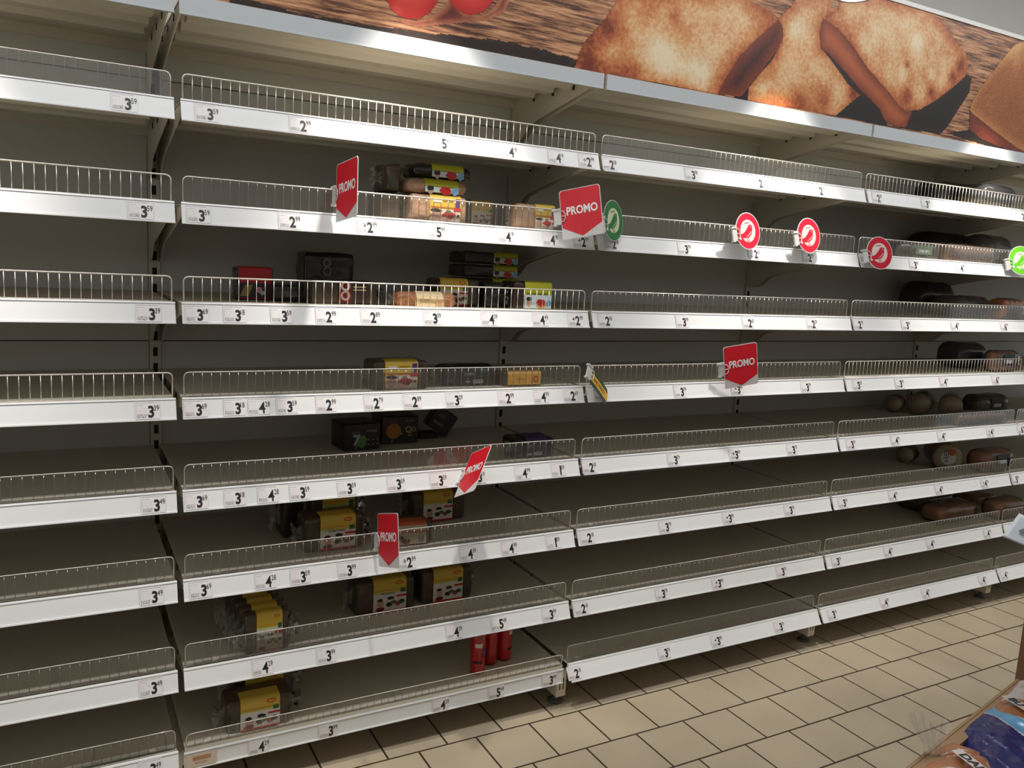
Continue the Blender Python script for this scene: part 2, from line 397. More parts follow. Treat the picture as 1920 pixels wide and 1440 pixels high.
def ticket_mesh(price):
    if price in _tk: return _tk[price]
    b = MB(); p, old = (price.split('<') + [''])[:2]; big, cents = p.split('.')
    b.box(-0.0365, 0.0205, -0.0008, 0.0, -0.0225, 0.0225, M_paper)
    y = -0.0011
    # small print: item name along the top, frame and fine lines at the left
    x = -0.0355; rr = random.Random(price)
    while x < 0.010:
        l_ = rr.uniform(0.003, 0.008); b.rect(x, x + l_, 0.0186, 0.0198, y, M_faint2); x += l_ + 0.0013
    b.rect(-0.0345, -0.0165, 0.0130, 0.0136, y, M_faint2)
    for z in (0.009, 0.005, 0.001, -0.003, -0.007): b.rect(-0.0346, -0.0338, z, z + 0.0026, y, M_faint2)
    b.rect(-0.0325, -0.0115, -0.0105, 0.0105, y, ink(229, 223, 223))
    for z in (-0.0110, -0.0132, -0.0152, -0.0172, -0.0190):
        x = -0.0335
        while x < -0.0115:
            l_ = rr.uniform(0.0008, 0.0035); b.rect(x, x + l_, z, z + 0.0012, y - 0.0002, M_faint2 if rr.random() < 0.88 else M_ink2); x += l_ + rr.uniform(0.0008, 0.0025)
    b.text(big, M_ink, 0.031, 0.0, -0.0040, y - 0.0003, 0.80, 0.012 if big == '4' else 0.032)
    gv = glyphs(big, 0.012 if big == '4' else 0.032)[0]; gw = (max(p_[0] for p_ in gv) - min(p_[0] for p_ in gv)) / (max(p_[1] for p_ in gv) - min(p_[1] for p_ in gv)) * 0.031 * 0.80 / 2
    b.text(cents, M_ink2, 0.0140, gw + 0.0006 - 0.0006, 0.0052, y - 0.0004, 0.66, 0.0, align='LEFT')
    if old:
        b.text(old, M_ink2, 0.0115, -0.0155, 0.0010, y - 0.0003, 0.95, 0.015)
        b.rect(-0.0215, -0.0095, 0.0004, 0.0016, y - 0.0004, M_ink2)
    _tk[price] = b.mesh('price_ticket'); return _tk[price]
for (i, j), sv in TK.items():
    h, dy, dz, ys = rail_geo(i, j); an = -math.atan2(dy, h)
    for k, it in enumerate(sv.split(',')):
        px, price = it.split(' ')
        z = ROWZ[j] + dz - h * 0.5
        # the ticket's place along the rail
        x = None
        P0 = CAM; best = None
        for it2 in range(3):
            py = 720 if best is None else best
            d = ray(float(px), py); tt = (ys - dy * 0.5 - CAM.y) / d.y; q = CAM + d * tt
            # move along the image column until the height matches the rail
            best = py + (q.z - z) / (tt / FPX) if True else py
        d = ray(float(px), best); q = CAM + d * ((ys - dy * 0.5 - CAM.y) / d.y)
        o = bpy.data.objects.new('price_ticket', ticket_mesh(price)); COL.objects.link(o)
        o.location = (q.x, ys - dy * 0.5 - 0.0017, z - 0.0005); o.rotation_euler = (an, 0, 0)
        pr, old = (price.split('<') + [''])[:2]
        tag(o, 'white price ticket reading %s, %s along %s shelf down, %s' % (pr, ORD[k + 1], ORD[j + 1], BAY[i]), 'price ticket', 'price tickets on the shelf rails')
# loose yellowed label stuck on the bottom rail
b = MB(); b.box(-0.040, 0.040, -0.0006, 0, -0.020, 0.020, ink(205, 190, 172))
b.rect(-0.022, 0.026, -0.001, 0.010, -0.0010, ink(176, 128, 92)); b.rect(-0.016, 0.016, -0.010, -0.006, -0.0010, ink(188, 150, 118))
q = on_y(352, 1420, 0.0); h, dy, dz, ys = rail_geo(1, 8)
o = b.build('sticker', loc=(0.052, ys - dy / 2 - 0.002, ROWZ[8] + dz - h / 2), rot=(-math.atan2(dy, h), 0, 0))
tag(o, 'yellowed brown-printed sticker on the bottom shelf rail beside the left-edge bay', 'sticker')

# ------------------------------------------------------------------ banner above the shelves
def wood_mat():
    m = bpy.data.materials.new('printed_wood_planks'); n, l = nodes(m); b = n['Principled BSDF']
    tc = n.new('ShaderNodeTexCoord'); mp = n.new('ShaderNodeMapping'); mp.inputs['Scale'].default_value = (1.6, 1, 26); mp.inputs['Rotation'].default_value = (0, R(-4), 0)
    l.new(tc.outputs['Object'], mp.inputs[0])
    nz = n.new('ShaderNodeTexNoise'); nz.inputs['Scale'].default_value = 3.2; nz.inputs['Detail'].default_value = 8; nz.inputs['Roughness'].default_value = 0.72
    l.new(mp.outputs[0], nz.inputs['Vector'])
    cr = n.new('ShaderNodeValToRGB'); e = cr.color_ramp.elements
    e[0].position = 0.36; e[0].color = srgb(38, 24, 20) + (1,); e[1].position = 0.66; e[1].color = srgb(214, 166, 122) + (1,)
    for p, c in ((0.44, (92, 56, 40)), (0.52, (168, 116, 82)), (0.58, (196, 146, 106))):
        q = e.new(p); q.color = srgb(*c) + (1,)
    l.new(nz.outputs['Fac'], cr.inputs[0]); l.new(cr.outputs[0], b.inputs['Base Color']); b.inputs['Roughness'].default_value = 0.42
    return m
def tone_mat(name, stops, fine=110, amt=0.5, coarse=9, amt2=0.3):
    m = bpy.data.materials.new(name); n, l = nodes(m); b = n['Principled BSDF']
    at = n.new('ShaderNodeAttribute'); at.attribute_name = 'tone'
    tc = n.new('ShaderNodeTexCoord'); last = at.outputs['Fac']
    for sc, am, dt in ((fine, amt, 6), (coarse, amt2, 4)):
        nz = n.new('ShaderNodeTexNoise'); nz.inputs['Scale'].default_value = sc; nz.inputs['Detail'].default_value = dt; nz.inputs['Roughness'].default_value = 0.6
        l.new(tc.outputs['Object'], nz.inputs['Vector'])
        s1 = n.new('ShaderNodeMath'); s1.operation = 'SUBTRACT'; s1.inputs[1].default_value = 0.5; l.new(nz.outputs['Fac'], s1.inputs[0])
        s2 = n.new('ShaderNodeMath'); s2.operation = 'MULTIPLY_ADD'; s2.inputs[1].default_value = am; l.new(s1.outputs[0], s2.inputs[0]); l.new(last, s2.inputs[2]); last = s2.outputs[0]
    cr = n.new('ShaderNodeValToRGB'); e = cr.color_ramp.elements
    e[0].position = stops[0][0]; e[0].color = srgb(*stops[0][1]) + (1,); e[1].position = stops[-1][0]; e[1].color = srgb(*stops[-1][1]) + (1,)
    for p, c in stops[1:-1]:
        q = e.new(p); q.color = srgb(*c) + (1,)
    l.new(last, cr.inputs[0]); l.new(cr.outputs[0], b.inputs['Base Color']); b.inputs['Roughness'].default_value = 0.42
    return m
BY, BZ0, BZ1 = 0.024, 2.100, 2.566
ban = thing('wall_banner', 'long printed banner of toast and tomatoes on dark wood above the top shelf', 'banner', (0, BY, BZ0))
bb = MB(); bb.box(-1.6, 5.2, 0, 0.008, 0, BZ1 - BZ0, wood_mat())
tones = []          # (start, values) for the tone attribute
def zp(ox, pts, k=4.364): return [(ox + x / k, y / k) for x, y in pts]
def patch(pxs, m, layer, tone=None, cell=0.004, spots=()):
    pl = np.array([[on_y(x, y, BY).x, on_y(x, y, BY).z - BZ0] for x, y in pxs])
    pl[:, 1] = np.clip(pl[:, 1], 0.001, BZ1 - BZ0 - 0.001)
    lo, hi = pl.min(0), pl.max(0)
    nx, nz_ = int((hi[0] - lo[0]) / cell) + 2, int((hi[1] - lo[1]) / cell) + 2
    gx = lo[0] + np.arange(nx + 1) * cell; gz = lo[1] + np.arange(nz_ + 1) * cell
    cx, cz = np.meshgrid(gx[:-1] + cell / 2, gz[:-1] + cell / 2, indexing='ij')
    inside = np.zeros(cx.shape, bool); n = len(pl)
    for a in range(n):
        (xa, za), (xb, zb) = pl[a], pl[(a + 1) % n]
        c = ((za > cz) != (zb > cz)); 
        with np.errstate(divide='ignore', invalid='ignore'):
            inside ^= c & (cx < (xb - xa) * (cz - za) / (zb - za + 1e-12) + xa)
    vx, vz = np.meshgrid(gx, gz, indexing='ij'); dist = np.full(vx.shape, 9.0)
    for a in range(n):
        A, B = pl[a], pl[(a + 1) % n]; AB = B - A; L2 = (AB ** 2).sum() + 1e-12
        t = np.clip(((vx - A[0]) * AB[0] + (vz - A[1]) * AB[1]) / L2, 0, 1)
        dist = np.minimum(dist, np.hypot(vx - A[0] - t * AB[0], vz - A[1] - t * AB[1]))
    tv = tone(dist, vx, vz) if tone else np.full(vx.shape, 0.5)
    for sx, sz, sr, sa in spots:
        P = on_y(sx, sz, BY); tv = tv + sa * np.exp(-((vx - P.x) ** 2 + (vz - (P.z - BZ0)) ** 2) / sr ** 2)
    idx = -np.ones(vx.shape, int); vs_ = []; fs = []; tt = []
    for i_, j_ in zip(*np.nonzero(inside)):
        q = []
        for a, c in ((i_, j_), (i_ + 1, j_), (i_ + 1, j_ + 1), (i_, j_ + 1)):
            if idx[a, c] < 0:
                idx[a, c] = len(vs_); vs_.append((float(vx[a, c]), -0.0004 * layer, float(vz[a, c]))); tt.append(float(tv[a, c]))
            q.append(int(idx[a, c]))
        fs.append(tuple(q))
    tones.append((len(bb.v), tt)); bb.add(vs_, fs, m)
CRUMB = [(0.08, (112, 42, 22)), (0.32, (174, 94, 50)), (0.50, (198, 134, 82)), (0.66, (214, 172, 126)), (0.90, (226, 208, 174))]
M_toast = tone_mat('printed_toast_crumb', CRUMB, 70, 0.62, 8, 0.75)
M_crust = tone_mat('printed_crust', [(0.1, (58, 20, 14)), (0.5, (112, 46, 26)), (0.9, (168, 84, 46))], 60, 0.3, 10, 0.3)
M_brown = tone_mat('printed_brown_bread', [(0.1, (110, 56, 26)), (0.5, (166, 100, 54)), (0.9, (208, 156, 100))], 120, 0.9, 9, 0.35)
M_tom = tone_mat('printed_tomato', [(0.0, (120, 18, 16)), (0.4, (190, 38, 32)), (1.0, (226, 84, 70))], 10, 0.1, 4, 0.1)
M_shade = tone_mat('printed_dark_wood', [(0.0, (20, 15, 12)), (0.55, (40, 25, 18)), (1.0, (104, 62, 42))], 40, 0.5, 10, 0.4)
face = lambda k, base=0.28, top=0.62: (lambda d, x, z: base + (top - base) * np.clip(d / k, 0, 1) ** 0.8)
# burnt plank edge and shadows low on the left
M_redsh = tone_mat('printed_red_shadow', [(0.0, (60, 22, 18)), (0.5, (112, 46, 34)), (1.0, (176, 110, 78))], 40, 0.4, 10, 0.4)
rj = random.Random(11)
up, lo_ = [], []
for k in range(61):
    px_ = 430 + 660 * k / 60; base = 2 + (px_ - 430) * 0.180 + 3.5 * math.sin(k * 0.11)
    up.append((px_, base - (1 + 4 * k / 60) - rj.uniform(0, 4) - (8 * max(0, math.sin((k - 36) * 0.13)))))
    lo_.append((px_, base + 14))
patch(up + lo_[::-1], M_shade, 1, lambda d, x, z: 0.62 - d * 14, cell=0.003)
patch([(742, 34), (775, 40), (808, 34), (832, 14), (846, -10), (872, 26), (905, 30), (928, 14), (940, -10), (962, -10), (945, 22), (915, 38), (870, 42), (830, 46), (790, 50), (760, 46)], M_redsh, 1.4, lambda d, x, z: 0.95 - d * 26, cell=0.003)
def circ_px(cx, cy, rx, ry, n=40): return [(cx + rx * math.cos(2 * math.pi * k / n), cy + ry * math.sin(2 * math.pi * k / n)) for k in range(n)]
patch(circ_px(773, -22, 52, 58), M_tom, 2, lambda d, x, z: 0.25 + np.clip(d / 0.05, 0, 1) * 0.45, spots=[(742, 22, 0.02, 0.5)])
patch(circ_px(884, -20, 45, 48), M_tom, 2, lambda d, x, z: 0.25 + np.clip(d / 0.05, 0, 1) * 0.4)
# shadows between the slices
patch(zp(1480, [(350, 945), (520, 815), (600, 760), (760, 900), (800, 990), (800, 1030)]), M_shade, 1.6, lambda d, x, z: 0.2 - d * 4)
patch(zp(1480, [(900, 1045), (980, 930), (1200, 800), (1440, 600), (1490, 640), (1470, 760), (1360, 930), (1290, 1040), (1230, 1100)]), M_shade, 1.6, lambda d, x, z: 0.4 - d * 9)
patch(zp(1060, [(1380, 800), (1430, 700), (1560, 590), (1740, 380), (1640, 640), (1500, 720), (1490, 830)]), M_shade, 1.5, lambda d, x, z: 0.25 - d * 6)
patch(zp(1480, [(1290, 1090), (1480, 1060), (1600, 1140), (1750, 1200), (1850, 1240), (1600, 1190)]), M_shade, 1.5, lambda d, x, z: 0.45 - d * 6)
# second slice, then its neighbours
T2 = zp(1060, [(1490, 820), (1500, 720), (1560, 640), (1700, 480), (1780, 330), (1778, 230), (1740, 150), (1850, 50), (1900, -40)]) + \
     zp(1480, [(330, -40), (340, 60), (420, 90), (285, 140), (252, 260), (262, 400), (330, 470), (430, 600), (500, 700), (590, 770), (520, 825), (380, 945), (200, 915), (0, 880)])
patch(T2, M_toast, 2, face(0.06, 0.34, 0.60), spots=[(1500, 190, 0.05, -0.28), (1545, 185, 0.04, -0.3), (1600, 175, 0.03, -0.25), (1495, 55, 0.05, 0.22), (1430, 165, 0.04, 0.2), (1530, 120, 0.06, 0.12)])
patch(zp(1060, [(1240, 768), (1300, 660), (1420, 460), (1560, 320), (1740, 165), (1772, 205), (1782, 290), (1745, 390), (1620, 560), (1520, 680), (1440, 790)]), M_crust, 3, lambda d, x, z: 0.55 - d * 9)
T1 = zp(1060, [(460, -60), (330, 150), (160, 340), (110, 440), (72, 560), (400, 615), (1242, 770), (1300, 660), (1420, 460), (1560, 320), (1742, 165), (1700, 105), (1530, 20), (1440, -60)])
patch(T1, M_toast, 3.4, face(0.07, 0.30, 0.62), spots=[(1100, 118, 0.045, -0.40), (1150, 55, 0.05, -0.34), (1125, 80, 0.04, -0.18), (1265, 35, 0.03, -0.30), (1250, 110, 0.08, 0.30), (1310, 150, 0.06, 0.26), (1210, 30, 0.04, -0.18), (1190, 130, 0.05, -0.1), (1330, 40, 0.06, 0.10), (1275, 60, 0.05, -0.15)])
patch(zp(1480, [(272, 150), (246, 260), (252, 390), (330, 450), (450, 580), (580, 740), (650, 800), (740, 900), (780, 995), (860, 1030), (950, 1045), (1000, 930), (950, 905), (830, 780), (640, 560), (500, 360), (400, 240), (300, 165)]), M_crust, 3, lambda d, x, z: 0.50 + d * 10)
patch(zp(1480, [(262, 395), (330, 440), (460, 570), (600, 740), (640, 800), (590, 790), (480, 690), (420, 605), (330, 480)]), M_shade, 2.5, lambda d, x, z: 0.45 - d * 10, cell=0.003)
T3 = zp(1480, [(280, 155), (400, 240), (500, 360), (640, 560), (830, 780), (900, 870), (960, 912), (1060, 900), (1200, 820), (1330, 720), (1440, 622), (1466, 520), (1440, 430), (1330, 290), (1250, 180), (1180, 110), (800, -5), (430, -60), (400, 75)])
patch(T3, M_toast, 3.6, face(0.05, 0.30, 0.60), spots=[(1700, 180, 0.035, -0.42), (1745, 172, 0.03, -0.38), (1785, 145, 0.03, -0.40), (1800, 122, 0.03, -0.42), (1700, 122, 0.015, -0.35), (1640, 60, 0.06, 0.16), (1720, 80, 0.04, 0.30), (1700, 40, 0.05, 0.2), (1690, 140, 0.03, 0.22), (1745, 140, 0.02, 0.25), (1600, 90, 0.04, -0.12)])
T4s = zp(1480, [(1475, 895), (1470, 1060), (1560, 1130), (1700, 1195), (1830, 1235), (2050, 1290), (2100, 1250), (1920, 1235), (1850, 1195), (1650, 1045), (1500, 925)])
patch(T4s, M_crust, 2.6, lambda d, x, z: 0.45 + d * 4)
T4 = zp(1480, [(2100, 300), (1900, 345), (1840, 370), (1700, 540), (1560, 720), (1490, 840), (1474, 900), (1500, 930), (1650, 1050), (1850, 1200), (1930, 1245), (2100, 1290), (2300, 1000), (2300, 350)])
patch(T4, M_brown, 3, lambda d, x, z: 0.62 - 0.25 * np.clip(d / 0.04, 0, 1), spots=[(1905, 95, 0.08, 0.35)])
o = bb.build('printed_sheet', ban)
at = o.data.attributes.new('tone', 'FLOAT', 'POINT'); arr = np.zeros(len(o.data.vertices), np.float32)
for st, tv in tones: arr[st:st + len(tv)] = tv
at.data.foreach_set('value', arr)
b = MB(); b.box(-1.6, 5.2, -0.004, 0.012, BZ1 - BZ0, BZ1 - BZ0 + 0.016, ink(222, 220, 214)); b.build('top_frame', ban)

# ------------------------------------------------------------------ the spot lamp that shows
lamp = thing('spot_lamp', 'grey cylinder spot lamp glowing white in front of the toast banner', 'lamp', (LAMP_X[2], LAMP_Y, LAMP_Z))
b = MB(); Mg = mat('grey_lamp_metal', (0.45, 0.45, 0.44), 0.35, 0.6)
b.lathe([(0.050, 0.004), (0.059, 0.0), (0.061, 0.01), (0.061, 0.10), (0.05, 0.13), (0.02, 0.14)], Mg, 32); b.build('housing', lamp)
me = bpy.data.materials.new('lamp_glow'); n, l = nodes(me); n.remove(n['Principled BSDF']); em = n.new('ShaderNodeEmission'); em.inputs[0].default_value = (1, 0.96, 0.9, 1); em.inputs[1].default_value = 9; l.new(em.outputs[0], n['Material Output'].inputs[0])
b = MB(); b.lathe([(0.0, 0.0015), (0.050, 0.0015), (0.052, 0.004), (0.0, 0.005)], me, 32); b.build('glowing_lens', lamp)
b = MB(); b.tube([(0, 0.0, 0.135), (0, 0.0, 0.20), (0, 0.05, 0.225), (0, -LAMP_Y + BY - 0.002, 0.225)], 0.009, Mg, 8); b.build('arm', lamp)
b = MB(); b.box(-0.03, 0.03, -LAMP_Y + BY - 0.002, -LAMP_Y + BY + 0.60, 0.20, 0.25, Mg); b.build('wall_bracket', lamp)

# ------------------------------------------------------------------ hanging signs
def sgn_rot(a, b_, g):
    return (Matrix.Rotation(-R(a), 4, 'Z') @ Matrix.Rotation(R(b_), 4, 'X') @ Matrix.Rotation(R(g), 4, 'Y')).to_euler()
M_red = ink(206, 10, 34, 0.55); M_grey = ink(206, 202, 200)
def clip(t, x=0.0, z=0.0):
    b = MB(); b.box(x - 0.022, x + 0.002, -0.003, 0.003, z - 0.024, z + 0.024, M_clip)
    b.box(x - 0.026, x + 0.0, -0.006, 0.006, z + 0.020, z + 0.026, M_clip)
    b.box(x - 0.024, x - 0.014, -0.006, 0.006, z - 0.027, z - 0.021, M_clip)
    pts = [(x + 0.002, -0.004, z + 0.017), (x + 0.010, -0.004, z + 0.016), (x + 0.015, -0.004, z + 0.008), (x + 0.015, -0.004, z - 0.008), (x + 0.010, -0.004, z - 0.016), (x + 0.002, -0.004, z - 0.017)]
    b.tube(pts, 0.0018, M_clip, 6); b.tube([(x + 0.002, -0.004, z), (x + 0.013, -0.004, z)], 0.0016, M_clip, 6)
    return b.build('clip', t)
def promo(loc, ang, label, bend=0.0):
    t = thing('promo_sign', label, 'sign', loc, sgn_rot(*ang), 'red PROMO arrow signs')
    w_, h_ = 0.13, 0.155; c = 0.006
    def P(x, z, y=0.0): return (x, y, z)
    b = MB()
    out = [(0, -h_ / 2), (w_ - c, -h_ / 2), (w_, -h_ / 2 + c), (w_, h_ / 2 - c), (w_ - c, h_ / 2), (c, h_ / 2), (0, h_ / 2 - c)]
    for s_, m_ in ((-0.0006, M_grey), (0.0006, M_white)):
        b.poly([P(x, z, s_) for x, z in (out if s_ < 0 else reversed(out))], m_)
    n_ = len(out)
    b.add([P(x, z, -0.0006) for x, z in out] + [P(x, z, 0.0006) for x, z in out], [(i_, n_ + i_, n_ + (i_ + 1) % n_, (i_ + 1) % n_) for i_ in range(n_)], M_white)
    e = 0.0022
    b.poly([P(x, z, -0.0010) for x, z in ((e, -h_ * 0.26), (w_ * 0.50, -h_ * 0.475), (w_ - e, -h_ * 0.26), (w_ - e, h_ / 2 - e - c), (w_ - e - c, h_ / 2 - e), (e + c, h_ / 2 - e), (e, h_ / 2 - e - c))], M_red)
    b.text('PROMO', M_white, 0.0270, w_ * 0.53, h_ * 0.06, -0.0015, 0.80, 0.030)
    b.build('card', t); clip(t, 0.0, -0.004); return t
promo((0.3985, -0.012, 1.6612), (82.9, -2.9, -7.2), 'red PROMO sign edge-on at the third shelf down, beside the stacked bread')
promo((1.100, -0.030, 1.653), (50, -10, -12), 'bright red PROMO sign beside the dark green round sign')
promo((1.8259, -0.030, 1.1667), (17.2, 4.7, -10.9), 'red PROMO sign on the fifth shelf down, bay without goods')
promo((0.8101, -0.022, 0.8505), (101.5, -29.9, -28.6), 'red PROMO sign tilted and bent on the sixth shelf down', 0.6)
promo((0.5457, -0.014, 0.6734), (83.9, -4.3, -16.2), 'dark red narrow-looking PROMO sign on the seventh shelf down, near bread packs')
BIRD = [(-1.22, -0.24), (-1.0, -0.2), (-0.72, -0.18), (-0.5, -0.06), (-0.22, 0.14), (0.0, 0.36), (0.12, 0.48), (0.28, 0.56), (0.44, 0.55), (0.56, 0.48), (0.74, 0.40), (0.62, 0.33),
        (0.62, 0.18), (0.58, -0.02), (0.48, -0.22), (0.34, -0.40), (0.12, -0.53), (-0.12, -0.60), (-0.28, -0.58), (-0.45, -0.62), (-0.8, -0.58), (-1.1, -0.52), (-1.22, -0.44)]
def bird(loc, ang, label, dark, pale, film_edge=False):
    t = thing('round_sign', label, 'sign', loc, sgn_rot(*ang), 'round bird signs')
    r = 0.065; ri = 0.0395; mc = ink(*dark, 0.3); mp_ = ink(*pale, 0.35)
    b = MB()
    b.lathe([(r, -0.0006), (r, 0.0006)], M_clip if film_edge else M_white, 48, Matrix.Rotation(R(90), 4, 'X'), False)
    b.ring(0, 0, ri, r * 0.965, -0.0009, mc, 48); b.disc(0, 0, ri, ri, -0.0010, mp_, 40)
    k = ri * 0.98
    M0 = Matrix.Identity(4)
    # the bird: body, wing line, eye, legs; the tail crosses the ring
    b.poly([(x * k * 1.04 - 0.0008, -0.0013, z * k * 1.10 - 0.001) for x, z in [(-1.25, -0.16), (-0.98, -0.13), (-0.98, -0.62), (-1.25, -0.60)]], mp_)
    bx = [(x * k, z * k) for x, z in BIRD]
    b.poly([(x, -0.0015, z) for x, z in bx], mc)
    b.poly([(x * k, -0.0018, z * k) for x, z in ((0.42, -0.02), (0.36, -0.16), (0.2, -0.32), (-0.05, -0.44), (-0.4, -0.50), (-0.05, -0.38), (0.16, -0.26), (0.32, -0.12))], mp_)
    b.disc(0.41 * k, 0.36 * k, 0.0022, 0.0026, -0.0018, mp_, 12); b.disc(0.43 * k, 0.37 * k, 0.0010, 0.0012, -0.0020, M_ink, 8)
    for lx in (-0.22, 0.0):
        b.poly([((lx + a) * k, -0.0016, z * k) for a, z in ((-0.02, -0.52), (-0.08, -0.74), (0.0, -0.98), (0.05, -0.97), (-0.02, -0.74), (0.04, -0.54))], mc)
        b.poly([((lx + a) * k, -0.0016, z * k) for a, z in ((0.0, -0.98), (0.12, -0.93), (0.12, -0.90), (0.0, -0.93))], mc)
    b.text('Auchan', ink(90, 84, 74), 0.0066, -0.001, 0.0292, -0.0014, 0.95, 0.01)
    b.build('disc', t); clip(t, -r + 0.002, -0.006); return t
bird((1.2935, -0.036, 1.6514), (-26.5, -6, -9), 'dark green round bird sign beside a bright red PROMO sign', (18, 104, 36), (196, 204, 166), True)
bird((1.8724, -0.036, 1.6558), (-6.2, -10, -8), 'red round bird sign nearer to the dark green sign, of two in its bay', (206, 26, 52), (222, 206, 196))
bird((2.1769, -0.036, 1.6586), (-3.9, -10, -8), 'red round bird sign beside the end of the bay without goods', (206, 26, 52), (222, 206, 196))
bird((2.5792, -0.036, 1.6152), (8.1, -12, -8), 'red round bird sign hanging low at the start of the bay with wraps', (186, 18, 42), (214, 196, 186))
bird((3.5336, -0.036, 1.6311), (17.1, -12, -12), 'lime green round bird sign at the picture edge, on third shelf down', (104, 196, 40), (226, 230, 206))
# the cheapest-price flag
t = thing('price_flag', 'green and yellow NAJTAŃSZY flag hanging aslant on the empty bay rail', 'sign', (1.2449, -0.037, 1.1551), sgn_rot(-27.9, -16, 41.4))
b = MB(); w_, h_ = 0.12, 0.056; N_ = 12
def FP(x, z, y=0.0): return (x - 0.05 * 0, y + 0.0, z - 0.9 * max(0, x - 0.02) ** 2)
for z0, z1, m_ in ((-h_ / 2, -h_ * 0.34, ink(18, 66, 38)), (-h_ * 0.34, -h_ * 0.26, ink(34, 24, 14)), (-h_ * 0.26, h_ * 0.26, ink(214, 164, 44)), (h_ * 0.26, h_ * 0.34, ink(34, 24, 14)), (h_ * 0.34, h_ / 2, ink(18, 66, 38))):
    v = []; 
    for k in range(N_ + 1): v += [FP(w_ * k / N_, z0, -0.0006), FP(w_ * k / N_, z1, -0.0006)]
    b.add(v, [(2 * k, 2 * k + 2, 2 * k + 3, 2 * k + 1) for k in range(N_)], m_)
v = []
for k in range(N_ + 1): v += [FP(w_ * k / N_, -h_ / 2, 0.0006), FP(w_ * k / N_, h_ / 2, 0.0006)]
b.add(v, [(2 * k, 2 * k + 1, 2 * k + 3, 2 * k + 2) for k in range(N_)], M_white)
tb = MB(); tb.text('NAJTAŃSZY', ink(70, 30, 14), 0.0205, w_ * 0.52, 0.0012, -0.0010, 0.84, 0.014)
b.add([FP(x, z, y) for x, y, z in tb.v], tb.f, ink(70, 30, 14))
b.build('card', t); clip(t, 0.0, 0.002)

# ------------------------------------------------------------------ packaged bread
M_rye = mat('dark_rye_in_film', srgb(76, 62, 46), 0.30, 0, 0.32, 55, 0.4, 0.3)
M_pump = mat('pumpernickel_in_film', srgb(52, 36, 28), 0.32, 0, 0.35, 45, 0.35, 0.3)
M_tan = mat('tan_bread_in_film', srgb(180, 142, 112), 0.34, 0, 0.30, 70, 0.45, 0.3)
M_gold = mat('golden_flaked_roll', srgb(172, 112, 70), 0.42, 0, 0.65, 140, 0.8, 0.2)
M_blackfilm = mat('black_film', srgb(30, 30, 30), 0.25, 0, 0.2, 30, 0.4, 0.4)
M_bun = mat('bun_brown', srgb(176, 112, 66), 0.45, 0, 0.15, 20, 0.15, 0.1)
M_wrap = mat('wheat_wrap', srgb(190, 164, 120), 0.5, 0, 0.14, 35, 0.15, 0.1)
YEL, ORG, OVAL, GRN, PUR, WHT = ink(216, 182, 70), ink(226, 150, 40), ink(186, 40, 28), ink(36, 92, 56), ink(92, 56, 120), ink(226, 218, 206)
DRK, SKN, RED, BRN = ink(44, 34, 32), ink(206, 160, 140), ink(200, 40, 40), ink(120, 60, 36)
YG = ink(186, 184, 40)
def blob(b, cx, cz, r, y, m, seed, sq=0.7, n=14):
    rr = random.Random(seed)
    b.poly([(cx + r * rr.uniform(0.7, 1.15) * math.cos(2 * math.pi * k / n), y, cz + r * sq * rr.uniform(0.7, 1.15) * math.sin(2 * math.pi * k / n)) for k in range(n)], m)
